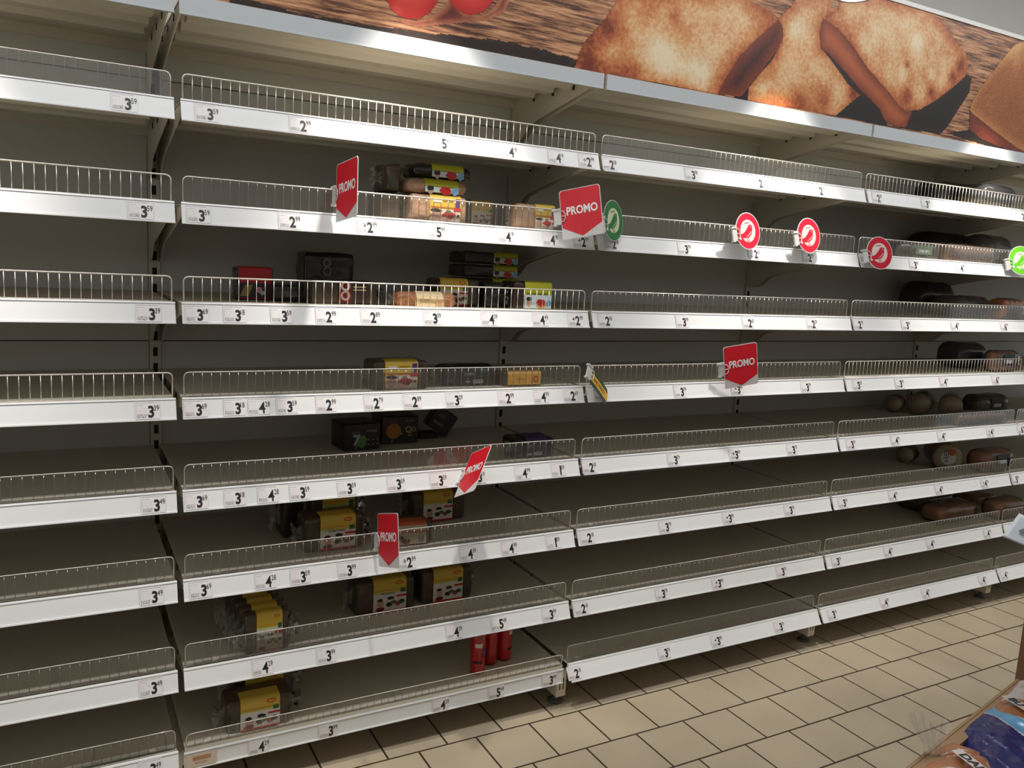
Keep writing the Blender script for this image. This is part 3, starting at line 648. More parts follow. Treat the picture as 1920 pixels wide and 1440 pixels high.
def sleeve(parent, w_, d, h, r, cx, lw, style, top=0.45, name='paper_label'):
    b = MB(); e = 0.0030; r = min(r, h / 2.02, d / 2.02); yf = -d / 2 - e
    pr = [(-d / 2 + d * top, h + e), (-d / 2 + r, h + e)] + [(-d / 2 + r - (r + e) * math.sin(a), h - r + (r + e) * math.cos(a)) for a in (0.35, 0.75, 1.15, math.pi / 2)] + [(yf, 0.004)]
    base = {'oval': YEL, 'cheese': YEL, 'black': ink(26, 26, 28), 'cream': ink(232, 206, 160), 'red': ink(178, 22, 36), 'purple': ink(66, 48, 96), 'yg': YG, 'orange': ink(206, 96, 50), 'amber': ink(228, 170, 60), 'navy': ink(34, 32, 48)}[style]
    x0, x1 = cx - lw / 2, cx + lw / 2; v = []
    for y, z in pr: v += [(x0, y, z), (x1, y, z)]
    b.add(v, [(2 * k, 2 * k + 2, 2 * k + 3, 2 * k + 1) for k in range(len(pr) - 1)], base)
    y = yf - 0.0006; Z = lambda q: 0.004 + q * (h - r - 0.004 + r * 0.6); X = lambda u: x0 + u * lw
    hr = lambda u0, u1, q0, q1, m, dy=0: b.rect(X(u0), X(u1), Z(q0), Z(q1), y - dy, m)
    if style == 'oval':
        hr(0, 1, 0.02, 0.62, WHT); hr(0, 1, 0.62, 0.68, ink(196, 198, 96)); hr(0.05, 0.75, 0.70, 0.735, ORG, .0003)
        b.disc(X(0.78), Z(0.93), lw * 0.12, lw * 0.055, y - .0004, OVAL, 18); b.disc(X(0.78), Z(0.93), lw * 0.09, lw * 0.03, y - .0006, ink(226, 170, 60), 18)
        hr(0.82, 0.97, 0.60, 0.74, GRN, .0004); hr(0.70, 1.0, 0.46, 0.53, RED, .0004)
        blob(b, X(0.22), Z(0.30), lw * 0.11, y - .0005, SKN, 3, 1.2); blob(b, X(0.20), Z(0.42), lw * 0.10, y - .0007, DRK, 4, 0.5); blob(b, X(0.2), Z(0.10), lw * 0.14, y - .0006, ink(120, 30, 30), 5, 0.6)
        for k in range(4): blob(b, X(0.48 + 0.13 * k), Z(0.24 + 0.06 * (k % 2)), lw * 0.10, y - .0005 - k * .0001, (DRK, ink(92, 104, 64), ink(150, 60, 50), ink(60, 70, 50))[k], 6 + k, 0.7)
        blob(b, X(0.52), Z(0.45), lw * 0.13, y - .001, DRK, 12, 0.4); hr(0, 1, 0.0, 0.06, RED, .0008)
    elif style == 'cheese':
        hr(0.03, 0.97, 0.02, 0.52, WHT); hr(0, 0.8, 0.52, 0.63, ink(206, 150, 30)); hr(0.05, 0.76, 0.55, 0.60, ink(178, 100, 30), .0003)
        hr(0.82, 0.96, 0.62, 0.97, PUR, .0003); hr(0.76, 1.0, 0.46, 0.60, RED, .0005); hr(0.10, 0.36, 0.78, 0.88, WHT, .0003); hr(0.42, 0.74, 0.84, 0.88, ink(170, 140, 20), .0003)
        blob(b, X(0.20), Z(0.26), lw * 0.16, y - .0004, SKN, 21, 1.0); blob(b, X(0.20), Z(0.46), lw * 0.17, y - .0006, DRK, 22, 0.35); blob(b, X(0.60), Z(0.30), lw * 0.22, y - .0006, RED, 23, 0.5)
        blob(b, X(0.66), Z(0.22), lw * 0.12, y - .0008, ink(150, 28, 34), 24, 0.5); blob(b, X(0.58), Z(0.16), lw * 0.2, y - .0007, ink(232, 180, 160), 25, 0.3); blob(b, X(0.6), Z(0.44), lw * 0.08, y - .0008, ink(110, 130, 70), 26, 0.6)
        hr(0.84, 0.97, 0.20, 0.36, WHT, .0009); hr(0.87, 0.94, 0.24, 0.33, DRK, .0011)
    elif style == 'yg':
        hr(0, 1, 0.02, 0.55, ink(214, 226, 232)); hr(0.05, 0.9, 0.57, 0.63, ink(120, 124, 20), .0002)
        blob(b, X(0.16), Z(0.22), lw * 0.10, y - .0005, SKN, 31, 1.3); blob(b, X(0.16), Z(0.38), lw * 0.12, y - .0007, DRK, 32, 0.6); blob(b, X(0.60), Z(0.25), lw * 0.17, y - .0006, RED, 33, 0.7); blob(b, X(0.62), Z(0.12), lw * 0.2, y - .0005, ink(206, 150, 80), 34, 0.4); blob(b, X(0.9), Z(0.2), lw * 0.1, y - .0004, ink(120, 180, 220), 35, 1.2)
    elif style == 'red':
        hr(0.03, 0.97, 0.03, 0.52, ink(40, 34, 34)); b.text('', WHT, .01, 0, 0, 0); hr(0.08, 0.9, 0.60, 0.68, ink(222, 90, 90), .0003)
        for k in range(5): b.poly([(X(0.06 + 0.05 * k), y - .0005, Z(0.08)), (X(0.10 + 0.05 * k), y - .0005, Z(0.08)), (X(0.24 + 0.05 * k), y - .0005, Z(0.46)), (X(0.21 + 0.05 * k), y - .0005, Z(0.46))], ink(190, 160, 84))
        blob(b, X(0.64), Z(0.30), lw * 0.10, y - .0005, ink(220, 150, 170), 41, 1.0); blob(b, X(0.74), Z(0.2), lw * 0.08, y - .0006, ink(206, 200, 190), 42, 1)
    elif style == 'black':
        b.text('FAMBO', WHT, h * 0.13, X(0.30), Z(0.68), y - .0004, 0.9, 0.01); hr(0.58, 0.94, 0.50, 0.78, ink(20, 52, 48), .0003); hr(0.42, 0.72, 0.10, 0.32, WHT, .0003)
        for k in range(11): hr(0.43 + k * 0.025, 0.437 + k * 0.025 + (k % 3) * .004, 0.14, 0.30, DRK, .0006)
        hr(0.20, 0.34, 0.16, 0.24, WHT, .0003)
    elif style == 'cream':
        for k in range(3): hr(0.1, 0.72 - k * 0.12, 0.38 + k * 0.13, 0.43 + k * 0.13, ink(196, 150, 100), .0003)
        hr(0.70, 0.95, 0.1, 0.6, ink(206, 160, 108), .0002)
    elif style == 'purple':
        b.text('BEZ', ink(206, 196, 214), h * 0.12, X(0.24), Z(0.66), y - .0004, 1, 0.01); hr(0.46, 0.92, 0.62, 0.66, ink(150, 130, 170), .0003); hr(0.08, 0.9, 0.52, 0.54, ink(150, 130, 170), .0003)
        hr(0.40, 0.74, 0.10, 0.30, WHT, .0003); hr(0.08, 0.30, 0.12, 0.24, ink(180, 170, 190), .0003)
        for k in range(10): hr(0.42 + k * 0.03, 0.43 + k * 0.03 + (k % 3) * .004, 0.13, 0.28, DRK, .0006)
    elif style == 'orange':
        hr(0, 1, 0.02, 0.62, ink(206, 190, 168)); hr(0, 1, 0.62, 0.72, ink(206, 84, 40), .0002); hr(0, 1, 0.72, 1, ink(214, 200, 172), .0002)
        blob(b, X(0.2), Z(0.4), lw * 0.12, y - .0005, DRK, 51, 0.6); blob(b, X(0.35), Z(0.2), lw * 0.15, y - .0005, BRN, 52, 0.6)
        hr(0.74, 0.94, 0.06, 0.52, WHT, .0004)
        for k in range(9): hr(0.75 + k * 0.02, 0.758 + k * 0.02 + (k % 2) * .005, 0.1, 0.48, DRK, .0007)
    elif style == 'amber':
        b.text('Chleb Żytni', ink(120, 60, 20), h * 0.17, X(0.38), Z(0.5), y - .0004, 0.9, 0.012); b.ring(X(0.84), Z(0.5), lw * 0.055, lw * 0.085, y - .0004, OVAL, 18); hr(0.72, 0.735, 0.1, 0.9, ink(150, 80, 30), .0003)
    elif style == 'navy':
        hr(0.15, 0.8, 0.60, 0.72, ink(110, 108, 124), .0003); hr(0.15, 0.5, 0.2, 0.38, ink(120, 116, 130), .0003)
    o = b.build(name, parent); return o, X, Z, y
def fan(parent, x, d, h, sgn, size, seed, m=None):      # crinkled film end
    rr = random.Random(seed); b = MB(); n = 9; rows = []
    for q, (dx, s_) in enumerate(((0.0, 0.80), (0.35, 0.38), (0.6, 0.30), (1.0, 0.72))):
        row = []
        for k in range(n):
            u = k / (n - 1) - 0.5
            row.append((x + sgn * size * dx * rr.uniform(0.85, 1.1), (-d * 0.10 if q else -d * 0.15) + (0.006 + 0.008 * (q == 3)) * (1 if k % 2 else -1) * rr.uniform(0.6, 1.2), h * 0.5 + u * h * s_ * (1.0 if q == 3 else 1.0)))
        rows.append(row)
    v = [p for r_ in rows for p in r_]
    b.add(v, [(a * n + k, a * n + k + 1, (a + 1) * n + k + 1, (a + 1) * n + k) for a in range(3) for k in range(n - 1)], m or M_fan)
    return b.build('film_end', parent)
def pack(name, label, x, y, z, w_, d, h, body, r=0.012, rz=0.0, tilt=(0, 0), lab=None, ends=(1, 1), group=None, amp=0.0026, cat='bread pack', esize=0.035):
    # x = centre, y = front face
    t = thing(name, label, cat, (x, y + d / 2, z), (tilt[0], tilt[1], rz), group)
    b = MB(); b.rbox(w_, d, h, r, body, 13, amp=amp, seed=int(x * 977) % 31); b.build('wrapped_loaf', t)
    out = None
    if lab: out = sleeve(t, w_, d, h, r, lab[1] * w_, lab[2] * w_, lab[0], lab[3] if len(lab) > 3 else 0.45)
    if ends[0]: fan(t, -w_ / 2 + 0.004, d, h, -1, esize, int(x * 311))
    if ends[1]: fan(t, w_ / 2 - 0.004, d, h, 1, esize, int(x * 533) + 5)
    return t, out
def spanx(pa, pb, py, y): return on_y(pa, py, y).x, on_y(pb, py, y).x
def pk(name, label, pa, pb, ptop, row, y, d, body, zb=None, hmax=None, **kw):
    # measured on the photograph: pixel span and top of its front face at depth y
    pm = (pa + pb) / 2; xa, xb = spanx(pa, pb, ptop + 25, y); z = (ROWZ[row] - 0.002) if zb is None else zb
    h = on_y(pm, ptop, y).z - z
    if hmax: h = min(h, hmax)
    return pack(name, label, (xa + xb) / 2, y, z, xb - xa, d, h, body, **kw), h
Z2 = ROWZ[2] - 0.002
# third shelf: the stack by the PROMO sign
(_, hA) = pk('bread_pack', 'tan bread pack with yellow label, lowest at the front of the stacked bread', 770, 876, 366, 2, 0.035, 0.13, M_tan, hmax=0.088, lab=('cheese', 0.10, 0.56), esize=0.016)
(_, hB) = pk('bread_pack', 'tan bread roll with bright yellow sleeve, in the middle of the bread stack', 764, 878, 337, 2, 0.040, 0.11, M_tan, zb=Z2 + hA + 0.003, r=0.022, lab=('yg', 0.05, 0.55, 0.5), ends=(1, 1), esize=0.018)
pk('bread_pack', 'black-wrapped bread with yellow label, topmost of the bread stack', 775, 884, 309, 2, 0.055, 0.11, M_blackfilm, zb=Z2 + hA + hB + 0.008, r=0.018, amp=0.004, lab=('yg', 0.08, 0.55, 0.55), esize=0.020)
(_, hD) = pk('bread_pack', 'dark brown bread in crinkled film, low beside the stacked tan bread', 714, 752, 362, 2, 0.05, 0.12, M_rye, hmax=0.085, ends=(0, 0), amp=0.003)
pk('bread_pack', 'dark brown bread in crinkled film, high beside the stacked tan bread', 726, 754, 306, 2, 0.06, 0.12, M_rye, zb=Z2 + hD + 0.004, ends=(1, 0), amp=0.004)
pk('bread_pack', 'bread pack with yellow and red label behind the fence, beside the stack', 880, 925, 377, 2, 0.17, 0.12, M_rye, lab=('oval', 0.0, 0.86), ends=(0, 0))
pk('bread_pack', 'dark plain bread pack between two labelled packs on the third shelf', 929, 958, 384, 2, 0.14, 0.12, M_pump, ends=(0, 0), amp=0.003)
pk('bread_pack', 'sliced bread pack with yellow picture label next to the bright PROMO sign', 966, 1040, 383, 2, 0.05, 0.075, M_tan, lab=('cheese', 0.24, 0.50), ends=(1, 0), amp=0.002, esize=0.014)
# fourth shelf
pk('bread_pack', 'flat pack with red and food-picture label standing at the fence', 441, 513, 502, 3, 0.20, 0.05, M_blackfilm, r=0.006, lab=('red', 0.0, 0.86), ends=(0, 0))
pk('bread_pack', 'low black pack beside the red-labelled pack on the fourth shelf', 513, 580, 534, 3, 0.16, 0.10, M_blackfilm, ends=(0, 0))
(pp, h) = pk('bread_pack', 'brown bread with red round-printed label behind the fourth shelf fence', 585, 706, 527, 3, 0.07, 0.10, M_rye, ends=(0, 1), amp=0.003)
t = pp[0]; b = MB(); L = on_y(706, 550, 0.07).x - on_y(585, 550, 0.07).x
b.rect(-0.10 * L, 0.10 * L, 0.008, h * 0.98, -0.0546, ink(120, 24, 26)); b.rect(0.10 * L, 0.34 * L, 0.008, h * 0.98, -0.0546, ink(60, 44, 34))
b.rect(0.12 * L, 0.32 * L, h * 0.74, h * 0.80, -0.0556, ink(206, 190, 150)); b.rect(0.12 * L, 0.32 * L, h * 0.62, h * 0.67, -0.0556, ink(206, 190, 150))
b.ring(0.0, h * 0.80, 0.008, 0.014, -0.0556, WHT, 20); b.ring(0.0, h * 0.40, 0.008, 0.014, -0.0556, ink(206, 170, 160), 20)
b.build('printed_label', t)
(pp, h) = pk('bread_pack', 'black upright pack with pale rings, at the back of the fourth shelf', 572, 664, 474, 3, 0.36, 0.12, M_blackfilm, r=0.012, ends=(0, 0))
b = MB(); b.ring(-0.012, h * 0.78, 0.008, 0.013, -0.0642, ink(150, 140, 136), 20); b.ring(-0.010, h * 0.60, 0.009, 0.015, -0.0642, ink(130, 110, 104), 20); b.rect(0.01, 0.05, h * 0.70, h * 0.85, -0.0638, ink(56, 52, 50)); b.build('printed_label', pp[0])
pk('bread_roll', 'golden flaked roll with cream label on the fourth shelf', 744, 858, 549, 3, 0.028, 0.07, M_gold, r=0.026, lab=('cream', 0.03, 0.44, 0.5), amp=0.003, esize=0.022)
pk('bread_pack', 'bread pack with amber label behind the golden flaked roll', 822, 900, 524, 3, 0.12, 0.11, M_rye, lab=('oval', -0.14, 0.66), ends=(0, 0), amp=0.002)
pk('bread_pack', 'black crinkled pack between the amber and yellow-green labelled packs', 910, 952, 530, 3, 0.09, 0.12, M_blackfilm, ends=(0, 0), amp=0.005)
pk('bread_pack', 'pack with yellow-green picture label at the fourth shelf fence', 964, 1034, 529, 3, 0.04, 0.10, M_pump, lab=('yg', 0.13, 0.72), ends=(1, 0), amp=0.002, esize=0.010)
Z3 = ROWZ[3] - 0.002
for k, (pt, lb) in enumerate(((551, 'lowest'), (525, 'second from the bottom'), (504, 'third from the bottom'), (486, 'topmost'))):
    zb = Z3 + k * 0.0450
    xa, xb = spanx(872, 972, 510, 0.30)
    pack('bread_pack', 'dark flat pack with green-yellow end, %s of the back stack' % lb, (xa + xb) / 2, 0.30, zb, xb - xa, 0.14, 0.040, M_pump, r=0.008, lab=('yg', 0.24, 0.46), ends=(0, 0), group='dark flat packs stacked at the back')
# fifth shelf
pk('bread_pack', 'brown bread with yellow cheese-picture label on the fifth shelf', 700, 803, 677, 4, 0.035, 0.10, M_rye, lab=('cheese', 0.0, 0.60), amp=0.002)
pk('bread_pack', 'long dark bread with black FAMBO label on the fifth shelf', 830, 934, 686, 4, 0.075, 0.09, M_pump, r=0.024, lab=('black', 0.08, 0.60), amp=0.002)
pk('bread_pack', 'small bread with amber label, third along the fifth shelf', 944, 1019, 697, 4, 0.048, 0.08, M_rye, r=0.010, lab=('amber', 0.0, 0.82), ends=(0, 1), esize=0.02)
# sixth shelf: boxes at the back
def carton(label, pa, pb, ptop, y, d, row, rz, fn, tilt=(0, 0), dz=0.0, hh=None):
    xa, xb = spanx(pa, pb, ptop + 30, y); z = ROWZ[row] - 0.002 + dz; h = hh or on_y((pa + pb) / 2, ptop, y).z - z
    t = thing('bread_carton', label, 'carton', ((xa + xb) / 2, y + d / 2, z), (tilt[0], tilt[1], rz), 'dark cartons on the sixth shelf')
    b = MB(); w_ = xb - xa; b.rbox(w_, d, h, 0.004, ink(32, 31, 33, 0.35), 4); b.rect(-w_ * 0.48, w_ * 0.48, h * 0.02, h * 0.98, -d / 2 - 0.0006, ink(36, 36, 38, 0.3)); b.build('box', t)
    b = MB(); fn(b, w_, h, -d / 2 - 0.0012); b.build('printed_front', t); return t
def f7(b, w_, h, y):
    b.text('7', ink(170, 186, 176), h * 0.42, -w_ * 0.16, h * 0.40, y - .0004, 1.0, 0.03); blob(b, -w_ * 0.02, h * 0.36, w_ * 0.15, y, ink(84, 128, 62), 61, 1.1)
    b.poly([(-w_ * 0.20, y - .0003, h * 0.08), (-w_ * 0.18, y - .0003, h * 0.08), (w_ * 0.05, y - .0003, h * 0.62), (w_ * 0.04, y - .0003, h * 0.62)], ink(150, 170, 140))
    b.text('FITNESS', ink(150, 150, 150), h * 0.09, w_ * 0.26, h * 0.72, y, 0.9, 0.01); b.rect(-w_ * 0.3, -w_ * 0.08, h * 0.66, h * 0.72, y, ink(96, 96, 92))
    for k in range(6): blob(b, w_ * (0.16 + 0.13 * (k % 3)), h * (0.22 + 0.18 * (k // 3)), w_ * 0.03, y, ink(126, 132, 120), 70 + k, 0.7)
def f8(b, w_, h, y):
    b.disc(-w_ * 0.18, h * 0.48, w_ * 0.20, w_ * 0.20, y, ink(176, 112, 40)); b.poly([(-w_ * 0.02, y, h * 0.32), (w_ * 0.08, y, h * 0.36), (w_ * 0.0, y, h * 0.46)], ink(176, 112, 40))
    b.poly([(-w_ * 0.24, y, h * 0.05), (-w_ * 0.22, y, h * 0.05), (-w_ * 0.19, y, h * 0.2), (-w_ * 0.21, y, h * 0.2)], ink(150, 140, 120))
    for cx, cz, r_ in ((0.22, 0.52, 0.085), (0.36, 0.52, 0.065), (0.26, 0.34, 0.05)): b.ring(w_ * cx, h * cz, w_ * r_ * 0.6, w_ * r_, y, ink(186, 156, 84), 22)
    b.text('FITNESS', ink(140, 140, 140), h * 0.08, w_ * 0.26, h * 0.84, y, 0.9, 0.01); b.rect(-w_ * 0.3, -w_ * 0.04, h * 0.78, h * 0.84, y, ink(80, 80, 78))
def fn_(b, w_, h, y):
    b.rect(-w_ * 0.30, w_ * 0.02, h * 0.62, h * 0.78, y, ink(96, 94, 108)); b.rect(-w_ * 0.34, w_ * 0.12, h * 0.30, h * 0.42, y, ink(110, 108, 122))
carton('dark carton printed with 7 and a green leaf on the sixth shelf', 642, 712, 795, 0.312, 0.12, 5, R(4), f7)
carton('dark carton with orange speech bubble and rings on the sixth shelf', 717, 785, 781, 0.372, 0.12, 5, R(-2), f8)
carton('navy carton leaning tilted behind the dark cartons on the sixth shelf', 800, 842, 772, 0.43, 0.07, 5, R(-12), fn_, (0, R(32)), 0.022, 0.085)
carton('low plain black carton beside the leaning navy carton', 786, 820, 812, 0.42, 0.06, 5, R(2), lambda b, w_, h, y: b.rect(-w_ * 0.3, w_ * 0.3, h * 0.3, h * 0.5, y, ink(50, 50, 52)))
pk('bread_pack', 'dark bread with purple label on the sixth shelf near its end', 966, 1040, 822, 5, 0.062, 0.10, M_blackfilm, r=0.014, lab=('purple', 0.02, 0.56, 0.7), esize=0.018)
# seventh shelf
Z6 = ROWZ[6] - 0.002
(pp, h6) = pk('bread_pack', 'bread pack labelled Chleb Fitness standing at the seventh shelf front', 572, 682, 968, 6, 0.09, 0.10, M_rye, lab=('oval', 0.05, 0.60, 0.5))
b = MB(); h_ = h6; b.text('Chleb Fitness', ink(60, 66, 40), h_ * 0.075, 0.004, h_ * 0.60, -0.0560, 0.85, 0.006); b.build('lettering', pp[0])
pk('bread_pack', 'bread pack with picture label behind the Chleb Fitness pack', 586, 672, 912, 6, 0.205, 0.09, M_rye, lab=('oval', 0.06, 0.70, 0.5), ends=(0, 1), hmax=0.17)
pk('bread_pack', 'dark pack with flared film standing behind, nearest the left on the seventh shelf', 530, 570, 930, 6, 0.24, 0.10, M_pump, ends=(1, 0), amp=0.004)
pk('bread_pack', 'bread pack with yellow oval-logo label under the tilted PROMO sign', 772, 872, 922, 6, 0.238, 0.10, M_rye, lab=('oval', -0.02, 0.54, 0.4), ends=(1, 0), hmax=0.125)
pk('bread_pack', 'bread lying on its side with orange stripe and barcode by the PROMO sign', 738, 812, 977, 6, 0.05, 0.10, M_rye, rz=R(-4), lab=('orange', -0.06, 0.80, 0.5), ends=(0, 0), hmax=0.07, amp=0.003)
# eighth shelf
(pp, h7) = pk('bread_pack', 'bread pack labelled Wieloziarnisty on the eighth shelf', 668, 778, 1088, 7, 0.145, 0.10, M_rye, lab=('oval', 0.06, 0.56, 0.45), ends=(1, 0))
b = MB(); b.text('Wieloziarnisty', ink(60, 66, 40), h7 * 0.08, 0.004, h7 * 0.60, -0.0560, 0.85, 0.006); b.build('lettering', pp[0])
pk('bread_pack', 'bread pack hidden behind the Wieloziarnisty pack, only its top showing', 668, 768, 1078, 7, 0.265, 0.09, M_rye, lab=('oval', 0.04, 0.54, 0.45), ends=(0, 0), hmax=0.115)
pk('bread_pack', 'bread pack with yellow label, farther along the eighth shelf', 792, 886, 1068, 7, 0.155, 0.11, M_rye, lab=('oval', 0.0, 0.58, 0.45), ends=(0, 1), esize=0.025)
Z7 = ROWZ[7] - 0.002
xa, xb = spanx(437, 560, 1190, 0.03); cx = (xa + xb) / 2
for k, lb in enumerate(('front pack', 'second pack back', 'third pack back', 'fourth pack back', 'fifth pack back')):
    pack('bread_pack', 'yellow-labelled bread, %s of the row of five' % lb, cx - 0.004 * k, 0.018 + 0.047 * k, Z7, 0.125, 0.040, on_y(505, 1150, 0.018).z - Z7 + 0.001 * k, M_rye, r=0.010, lab=('oval', 0.05, 0.58, 0.8), ends=(1, 1), tilt=(R(-2), 0), group='row of five bread packs on the eighth shelf')
# bottom shelf
Z8 = ROWZ[8] - 0.002
xa, xb = spanx(425, 548, 1345, 0.02); cx = (xa + xb) / 2
hf = on_y(488, 1309, 0.02).z - Z8
pack('bread_pack', 'yellow-labelled bread at the front of the bottom shelf', cx, 0.02, Z8, xb - xa, 0.10, hf, M_rye, lab=('oval', 0.0, 0.60, 0.5), ends=(1, 1))
zb = on_y(500, 1314, 0.125).z
pack('bread_pack', 'plain bread lying under the raised labelled pack, bottom shelf', cx + 0.03, 0.128, Z8, xb - xa, 0.09, zb - Z8 - 0.002, M_rye, ends=(0, 1))
pack('bread_pack', 'yellow-labelled bread raised behind the front one on the bottom shelf', cx + 0.03, 0.125, zb, xb - xa, 0.10, hf, M_rye, lab=('oval', 0.02, 0.60, 0.5), ends=(1, 1))
def tube_pack(label, x, y, rz):
    t = thing('snack_tube', label, 'snack tube', (x, y, Z8), (0, 0, rz), 'three red tubes')
    Mr = mat('red_tube_film', srgb(196, 28, 30), 0.25, 0, 0.12, 25, 0.3, 0.3); r = 0.0250
    b = MB(); b.lathe([(r * 0.8, 0.0), (r * 0.95, 0.004), (r, 0.012), (r, 0.150), (r * 0.96, 0.165), (r * 0.5, 0.176), (r * 0.1, 0.178)], Mr, 28); ring_ = ink(70, 24, 26)
    def curve(a0, a1, z0, z1, m, rr):
        v = []; n = 8
        for k in range(n + 1):
            a = a0 + (a1 - a0) * k / n; v += [(rr * math.sin(a), -rr * math.cos(a), z0), (rr * math.sin(a), -rr * math.cos(a), z1)]
        b.add(v, [(2 * k, 2 * k + 2, 2 * k + 3, 2 * k + 1) for k in range(n)], m)
    curve(-0.9, 0.1, 0.098, 0.112, WHT, r + 0.0008); curve(0.2, 1.1, 0.060, 0.098, ink(84, 60, 110), r + 0.0008); curve(-1.1, 0.2, 0.042, 0.050, ring_, r + 0.0008)
    curve(-0.6, 0.5, 0.125, 0.140, ink(150, 80, 60), r + 0.0008); curve(-3.1, 3.1, 0.004, 0.010, ink(60, 20, 20), r + 0.0004)
    b.build('tube', t); return t
q = on_z(901, 1266, ROWZ[8]); tube_pack('red tube standing nearest the shelf front, with white patch', q.x, q.y + 0.027, 0.0)
q = on_z(926, 1250, ROWZ[8]); tube_pack('middle one of the three red tubes', q.x, q.y + 0.034, R(150))
q = on_z(948, 1243, ROWZ[8]); tube_pack('red tube farthest along of the three, white patch low', q.x + 0.010, q.y + 0.034, R(60))

# ------------------------------------------------------------------ goods in the bay with wraps
def bun_bag(label, x, y, z, w_, d, h, bunm, n, rz=0.0, filmm=None, patchm=None, group=None, axis='x', name='bun_bag'):
    t = thing(name, label, 'bread bag', (x, y + d / 2, z), (0, 0, rz), group)
    for k in range(n):
        b = MB(); rr = random.Random(k * 7 + int(x * 100)); bw = w_ * 0.94 / n
        b.rbox(bw * 1.02, d * 0.9, h * 0.92, min(bw, h) * 0.46, bunm, 6, amp=0.002, seed=k)
        b.build('bun', t, loc=(-w_ * 0.47 + bw * (k + 0.5), 0, 0.002), rot=(0, 0, rr.uniform(-0.08, 0.08)))
    b = MB(); b.rbox(w_, d, h, min(w_, d, h) * 0.4, filmm or M_film, 7, amp=0.004, seed=3); b.build('film_bag', t)
    if patchm:
        b = MB(); b.rect(-w_ * 0.18, w_ * 0.22, h * 0.30, h * 0.86, -d / 2 - 0.004, patchm); b.rect(-w_ * 0.10, w_ * 0.14, h * 0.42, h * 0.58, -d / 2 - 0.0046, ink(190, 188, 190)); b.build('printed_label', t)
    fan(t, w_ / 2 - 0.004, d, h, 1, 0.04, 77)
    return t
def bag(label, pa, pb, ptop, row, y, d, bunm, n, hmax=None, **kw):
    xa, xb = spanx(pa, pb, ptop + 15, y); z = ROWZ[row] - 0.002; h = on_y((pa + pb) / 2, ptop, y).z - z
    if hmax: h = min(h, hmax)
    return bun_bag(label, (xa + xb) / 2, y, z, xb - xa, d, h, bunm, n, **kw)
M_darkbun = mat('dark_rye_bun', srgb(74, 54, 38), 0.45, 0, 0.25, 30, 0.2)
M_darkfilm = film('dark_tinted_film', (0.05, 0.05, 0.05), 0.72, 0.15, 0.5)
LBL = ink(24, 26, 40)
bag('dark bag of rye buns at the start of the second shelf, wraps bay', 1772, 1856, 341, 1, 0.21, 0.18, M_darkbun, 3, filmm=M_darkfilm, hmax=0.125)
bag('dark bag of buns beside the picture edge on the second shelf', 1850, 1912, 345, 1, 0.035, 0.16, M_darkbun, 2, filmm=M_darkfilm, hmax=0.14)
bag('flat black bag lying at the back of the third shelf, wraps bay', 1752, 1838, 436, 2, 0.36, 0.18, M_darkbun, 2, filmm=M_darkfilm, hmax=0.16)
bag('brown bread in clear film at the back, beside the flat black bag', 1846, 1906, 440, 2, 0.19, 0.14, M_rye, 2, hmax=0.15)
bag('sliced toast loaf in clear film behind the third shelf guard', 1782, 1872, 458, 2, 0.035, 0.14, M_bun, 9, hmax=0.085)
bag('bag of pale bread with green print behind the red round sign', 1690, 1768, 455, 2, 0.05, 0.12, M_rye, 3, patchm=ink(120, 140, 110), hmax=0.10)
bag('dark bag of buns at the back of the fourth shelf, wraps bay', 1738, 1800, 528, 3, 0.34, 0.18, M_darkbun, 2, filmm=M_darkfilm, hmax=0.16)
bag('brown round loaves in clear film on the fourth shelf, wraps bay', 1798, 1862, 556, 3, 0.14, 0.16, M_darkbun, 2, hmax=0.12)
bag('clear bag of finger rolls at the picture edge, fourth shelf', 1886, 1926, 560, 3, 0.03, 0.10, M_bun, 4, hmax=0.12)
bag('round black bag with glossy knot on the fifth shelf, wraps bay', 1808, 1858, 644, 4, 0.15, 0.16, M_darkbun, 1, filmm=M_darkfilm, hmax=0.13)
bag('bag of small brown buns on the fifth shelf near the picture edge', 1866, 1914, 658, 4, 0.04, 0.07, M_bun, 3, patchm=LBL, hmax=0.11)
def wrap_pack(label, pa, pb, ptop, row, y, d, rz, patch_=None, name='wrap_pack'):
    xa, xb = spanx(pa, pb, ptop + 30, y); z = ROWZ[row] - 0.002; h = on_y((pa + pb) / 2, ptop, y).z - z; h = min(h, 0.185); r = h / 2
    t = thing(name, label, 'wrap pack', ((xa + xb) / 2, y + r, z + r), (0, 0, rz), 'round wraps standing on edge'); th = max(0.03, (xb - xa) * 0.55)
    Mx = Matrix.Rotation(R(90), 4, 'Y')
    b = MB(); n = 5
    for k in range(n):
        a = -th / 2 + th * k / n; b.lathe([(r * 0.1, a), (r * 0.95, a + 0.001), (r * 0.975, a + th / n / 2), (r * 0.95, a + th / n - 0.001), (r * 0.1, a + th / n)], M_wrap, 30, Mx)
    b.build('wrap_stack', t)
    b = MB(); b.lathe([(r * 0.15, -th / 2 - 0.004), (r * 0.96, -th / 2 - 0.003), (r * 0.995, -th / 2 + 0.004), (r * 0.995, th / 2 - 0.004), (r * 0.96, th / 2 + 0.003), (r * 0.15, th / 2 + 0.004)], M_film, 30, Mx); b.build('film_cover', t)
    if patch_:
        b = MB(); Mp = Matrix.Translation((-th / 2 - 0.0055, 0, 0)) @ Matrix.Rotation(R(-90), 4, 'Z')
        patch_(b, r, Mp); b.build('printed_label', t)
    return t
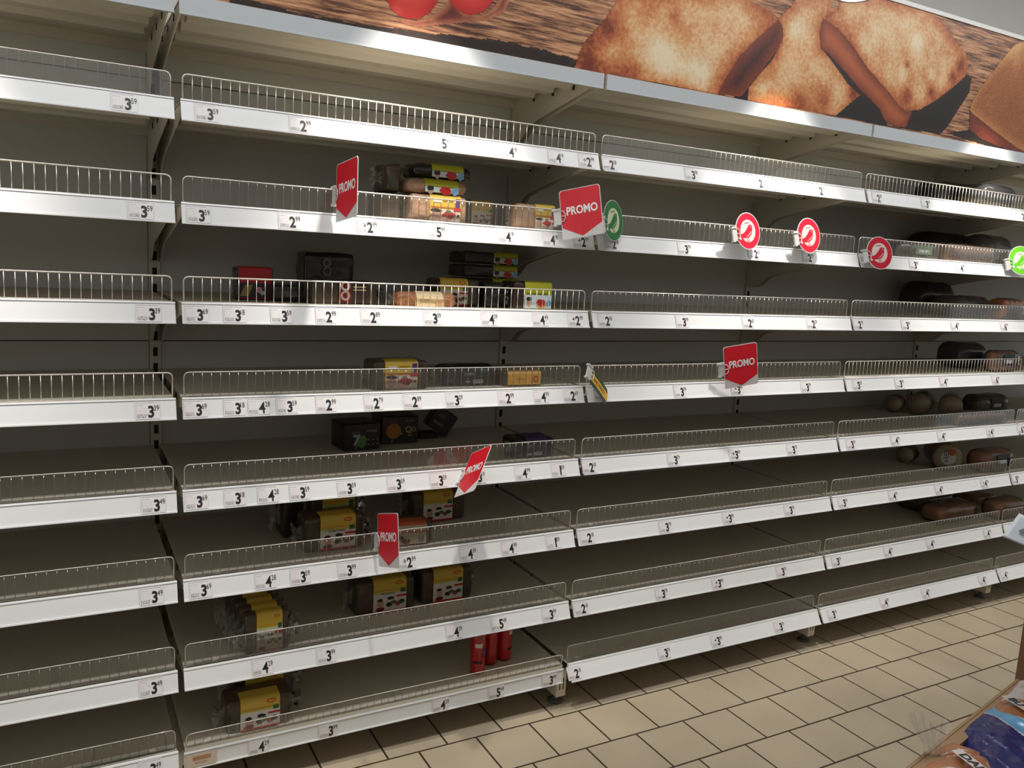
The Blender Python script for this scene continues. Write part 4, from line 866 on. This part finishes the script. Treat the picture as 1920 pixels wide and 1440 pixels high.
def wl(b, r, Mp):
    b.disc(0, 0, r * 0.5, r * 0.5, 0, ink(206, 200, 190), 20, Mp); b.disc(r * 0.2, r * 0.42, r * 0.26, r * 0.24, -0.0006, ink(176, 96, 50), 16, Mp)
    for k in range(3): b.rect(-r * 0.3 + k * r * 0.12, -r * 0.26 + k * r * 0.12, -r * 0.1, r * 0.6, -0.001, DRK, Mp)
    b.text('*', DRK, r * 0.3, -r * 0.1, -r * 0.3, -0.001, 1, 0.03, Mp)
wrap_pack('thin pale round wrap pack, first on the sixth shelf of its bay', 1676, 1704, 742, 5, 0.36, 0.1, R(20))
wrap_pack('big round wrap pack, second on the sixth shelf of its bay', 1715, 1772, 738, 5, 0.28, 0.1, R(24))
wrap_pack('big round wrap pack nearest the golden finger rolls', 1768, 1832, 742, 5, 0.20, 0.1, R(34))
bag('golden finger rolls in a clear bag at the sixth shelf front', 1800, 1890, 772, 5, 0.03, 0.11, M_gold, 10, hmax=0.055)
bag('bread bag with black label behind the golden finger rolls', 1840, 1896, 742, 5, 0.20, 0.12, M_darkbun, 2, patchm=LBL, hmax=0.12)
wrap_pack('dim round wrap pack at the back of the seventh shelf', 1690, 1740, 838, 6, 0.30, 0.1, R(20))
wrap_pack('round wrap pack with star-printed label on the seventh shelf', 1750, 1830, 832, 6, 0.14, 0.1, R(48), wl)
bag('brown rolls with black label at the seventh shelf front', 1852, 1908, 836, 6, 0.03, 0.12, M_bun, 3, patchm=LBL, hmax=0.11)
bag('clear bag of hot dog buns on the eighth shelf, wraps bay', 1768, 1838, 938, 7, 0.09, 0.13, M_bun, 3, hmax=0.09)
bag('dim bag of buns behind the hot dog buns, eighth shelf', 1728, 1790, 928, 7, 0.26, 0.16, M_darkbun, 3, hmax=0.10)
bag('bag of pale buns at the picture edge on the eighth shelf', 1880, 1930, 925, 7, 0.03, 0.12, M_bun, 2, hmax=0.10)
bag('brown round loaf beside the pale buns on the eighth shelf', 1830, 1868, 930, 7, 0.25, 0.14, M_bun, 1, hmax=0.10)

# ------------------------------------------------------------------ cardboard display in the near corner
M_card = mat('brown_cardboard', srgb(156, 126, 92), 0.75, 0, 0.06, 20)
M_card_shade = mat('brown_cardboard_shaded', srgb(118, 82, 54), 0.75, 0, 0.06, 20)  # same cardboard, shade painted into the colour for the header face
P1 = on_z(1907, 1272, 0.61); P2 = on_z(1722, 1420, 0.61); dirv = (P2 - P1).normalized(); nrm = Vector((dirv.y, -dirv.x, 0)); 
if nrm.y > 0: nrm = -nrm
Mx = Matrix(((-dirv.x, -nrm.x, 0, P1.x), (-dirv.y, -nrm.y, 0, P1.y), (0, 0, 1, 0), (0, 0, 0, 1)))   # local x towards the header, local y towards the shelves
tray = thing('cardboard_display', 'brown cardboard display holding bagged rolls in the near corner', 'display')
tray.matrix_world = Mx
LN = 0.95; DP = 0.42
b = MB(); b.box(-LN, 0.0, -0.006, 0.0, FZ, 0.61, M_card); b.box(-LN, 0.0, -DP, -DP + 0.006, FZ, 0.61, M_card); b.box(-LN, -LN + 0.006, -DP + 0.006, -0.006, FZ, 0.61, M_card)
b.box(-LN, 0.0, -0.030, -0.006, 0.600, 0.6085, M_card)
b.box(-LN + 0.006, 0.0, -DP + 0.006, -0.006, 0.548, 0.554, M_card); b.build('tray', tray)
b = MB(); b.prism([(0.004, FZ), (0.004, 0.915), (-0.05, 0.950), (-DP, 0.950), (-DP, FZ)], 0.0, 0.010, M_card_shade); b.build('header_panel', tray)
# grey card sign lying on the header
C1, C2, C3, C4 = on_y(1880, 1004, -1.25), on_y(1911, 962, -1.22), on_y(1985, 1000, -1.30), on_y(1955, 1034, -1.36)
sg = thing('card_sign', 'pale grey printed card sign tilted on top of the cardboard display', 'sign', C1)
b = MB(); cs = [c - C1 for c in (C1, C2, C3, C4)]; nn = (cs[1] - cs[0]).cross(cs[3] - cs[0]).normalized()
if nn.dot(CAM - C1) < 0: nn = -nn
b.add([tuple(c) for c in cs] + [tuple(c - nn * 0.004) for c in cs], [(0, 1, 2, 3), (7, 6, 5, 4), (0, 4, 5, 1), (1, 5, 6, 2), (2, 6, 7, 3), (3, 7, 4, 0)], ink(168, 176, 182))
U = (cs[3] - cs[0]); V = (cs[1] - cs[0])
def on_card(u, v, e=0.001): return tuple(U * u + V * v + nn * e)
for pts in ([(0.25, 0.35), (0.45, 0.7), (0.5, 0.68), (0.32, 0.33)], [(0.45, 0.7), (0.9, 0.72), (0.9, 0.66), (0.46, 0.64)], [(0.3, 0.3), (0.6, 0.25), (0.62, 0.31), (0.34, 0.36)], [(0.55, 0.42), (0.75, 0.40), (0.72, 0.5), (0.58, 0.52)]):
    b.poly([on_card(u, v) for u, v in pts], ink(84, 92, 96))
b.build('card', sg)
# bags of rolls in the display
def pillow(px_out, z, hgt, bandfn, cell=0.003, lump=None):
    pl = np.array([[on_z(x, y, z).x, on_z(x, y, z).y] for x, y in px_out]); c = pl.mean(0); lo, hi = pl.min(0), pl.max(0)
    nx, ny = int((hi[0] - lo[0]) / cell) + 2, int((hi[1] - lo[1]) / cell) + 2
    gx = lo[0] + np.arange(nx + 1) * cell; gy = lo[1] + np.arange(ny + 1) * cell
    vx, vy = np.meshgrid(gx, gy, indexing='ij'); n = len(pl)
    def inside(X, Y):
        r_ = np.zeros(X.shape, bool)
        for a in range(n):
            (xa, ya), (xb, yb) = pl[a], pl[(a + 1) % n]
            r_ ^= ((ya > Y) != (yb > Y)) & (X < (xb - xa) * (Y - ya) / (yb - ya + 1e-12) + xa)
        return r_
    dist = np.full(vx.shape, 9.0)
    for a in range(n):
        A, B = pl[a], pl[(a + 1) % n]; AB = B - A; t_ = np.clip(((vx - A[0]) * AB[0] + (vy - A[1]) * AB[1]) / ((AB ** 2).sum() + 1e-12), 0, 1)
        dist = np.minimum(dist, np.hypot(vx - A[0] - t_ * AB[0], vy - A[1] - t_ * AB[1]))
    dist[~inside(vx, vy)] = 0
    k = np.clip(dist / 0.07, 0, 1); hh = hgt * np.sqrt(1 - (1 - k) ** 2)
    if lump: hh = hh * (0.72 + 0.28 * np.sqrt(np.abs(np.sin((vx * lump[0] + vy * lump[1]) * math.pi / lump[2]))))
    cin = inside(vx[:-1, :-1] + cell / 2, vy[:-1, :-1] + cell / 2)
    b = MB(); idx = {}
    def vid(i_, j_, s_):
        kk = (i_, j_, s_)
        if kk not in idx:
            x, y = float(vx[i_, j_]), float(vy[i_, j_]); wob = 0.006 * mnoise.noise(Vector((x * 26, y * 26, 3.0))) * float(k[i_, j_])
            idx[kk] = (x, y, z - 0.01 + (float(hh[i_, j_]) + wob if s_ else -float(hh[i_, j_]) * 0.35))
        return idx[kk]
    groups = {}
    for i_, j_ in zip(*np.nonzero(cin)):
        m = bandfn(float(vx[i_, j_]), float(vy[i_, j_]))
        for s_ in (1, 0):
            q = [(i_, j_, s_), (i_ + 1, j_, s_), (i_ + 1, j_ + 1, s_), (i_, j_ + 1, s_)]
            if not s_: q = q[::-1]
            groups.setdefault(m, []).append(q)
    for m, qs in groups.items():
        loc = {}; vs_ = []; fs = []
        for q in qs:
            f = []
            for kk in q:
                if kk not in loc: loc[kk] = len(vs_); vs_.append(vid(*kk))
                f.append(loc[kk])
            fs.append(tuple(f))
        b.add(vs_, fs, m, True)
    return b
ZB = 0.585
M_navy = mat('navy_bag_film', srgb(30, 34, 92), 0.22, 0, 0.15, 20, 0.2, 0.3); M_sky = mat('light_blue_bag_film', srgb(96, 160, 204), 0.25, 0, 0.12, 20, 0.2, 0.3)
M_milk = mat('milky_bag_film', srgb(206, 198, 192), 0.25, 0, 0.1, 20, 0.2, 0.3); M_pinkbun = mat('rolls_seen_through_film', srgb(168, 112, 76), 0.32, 0, 0.3, 24, 0.2, 0.3)
A0 = on_z(1825, 1346, ZB); A1 = on_z(1925, 1415, ZB); ax = (A1 - A0).normalized(); pn = Vector((-ax.y, ax.x, 0))
if pn.dot(on_z(1900, 1320, ZB) - A0) < 0: pn = -pn
def bandB(x, y):
    v = (Vector((x, y, 0)) - Vector((A0.x, A0.y, 0))).dot(pn) + 0.004 * math.sin(x * 60)
    if v < -0.004: return M_navy
    if v < 0.0: return M_milk
    q = on_z(1908, 1357, ZB)
    if (Vector((x, y)) - Vector((q.x, q.y))).length < 0.048: return M_pinkbun
    if v < 0.042: return M_sky
    return M_milk
bgB = thing('roll_bag', 'blue and white bag of rolls marked 10 sztuk in the cardboard display', 'bread bag')
pb = pillow([(1778, 1384), (1795, 1368), (1822, 1346), (1845, 1330), (1870, 1310), (1890, 1285), (1930, 1280), (2010, 1330), (2060, 1440), (2000, 1540), (1900, 1500), (1830, 1440), (1800, 1412)], ZB, 0.045, bandB)
Mt = Matrix.Translation(on_z(1871, 1391, ZB + 0.052) ) @ Matrix.Rotation(math.atan2(ax.y, ax.x), 4, 'Z') @ Matrix.Rotation(R(-90), 4, 'X')
b = pb; b.text('10 sztuk', ink(128, 128, 178), 0.0105, 0, 0, 0.0, 1.0, 0.0, Mt)
Mt2 = Matrix.Translation(on_z(1915, 1322, ZB + 0.046)) @ Matrix.Rotation(math.atan2(ax.y, ax.x), 4, 'Z') @ Matrix.Rotation(R(-90), 4, 'X')
b.rect(-0.04, 0.04, -0.013, 0.013, 0.0, M_milk, Mt2); b.text('BU', ink(26, 30, 60), 0.019, -0.012, 0, -0.0008, 1, 0.03, Mt2)
b.build('printed_bag', bgB)
bgA = thing('roll_bag', 'clear bag of brown rolls with white DA label, nearest in the display', 'bread bag')
pa = pillow([(1700, 1452), (1722, 1425), (1745, 1408), (1775, 1400), (1800, 1412), (1850, 1425), (1870, 1450), (1870, 1520), (1780, 1560), (1700, 1520)], ZB - 0.005, 0.050, lambda x, y: M_pinkbun, lump=(ax.x, ax.y, 0.055))
pa.build('bagged_rolls', bgA)
Mt3 = Matrix.Translation(on_z(1828, 1432, ZB + 0.046)) @ Matrix.Rotation(math.atan2(ax.y, ax.x), 4, 'Z') @ Matrix.Rotation(R(-90), 4, 'X')
b = MB(); b.rect(-0.045, 0.045, -0.012, 0.012, 0.0, M_milk, Mt3); b.text('DAN', ink(26, 26, 30), 0.018, 0.0, 0, -0.0008, 1.2, 0.03, Mt3); b.build('printed_label', bgA)
b = MB(); rr = random.Random(5); base = on_z(1752, 1420, ZB + 0.02)
v = []; n_ = 13
for q in range(4):
    for k in range(n_):
        u = k / (n_ - 1) - 0.5; s_ = (0.05, 0.035, 0.06, 0.085)[q]
        P = base + Vector((-0.6, 0.35, 0)).normalized() * 0 + Vector((0.877, -0.4775, 0)) * (u * s_ * 1.0) + Vector((0, 0, 0.026 * q)) + Vector((-0.02, 0.012, 0)) * q * 0.3
        P += Vector((0.4775, 0.877, 0)) * (0.006 * (1 if k % 3 else -1) * rr.uniform(0.5, 1.2)); v.append(tuple(P + Vector((0, 0, 0.012 * rr.uniform(-1, 1) * (q == 3)))))
b.add(v, [(a * n_ + k, a * n_ + k + 1, (a + 1) * n_ + k + 1, (a + 1) * n_ + k) for a in range(3) for k in range(n_ - 1)], M_fan)
b.build('film_end', bgA)
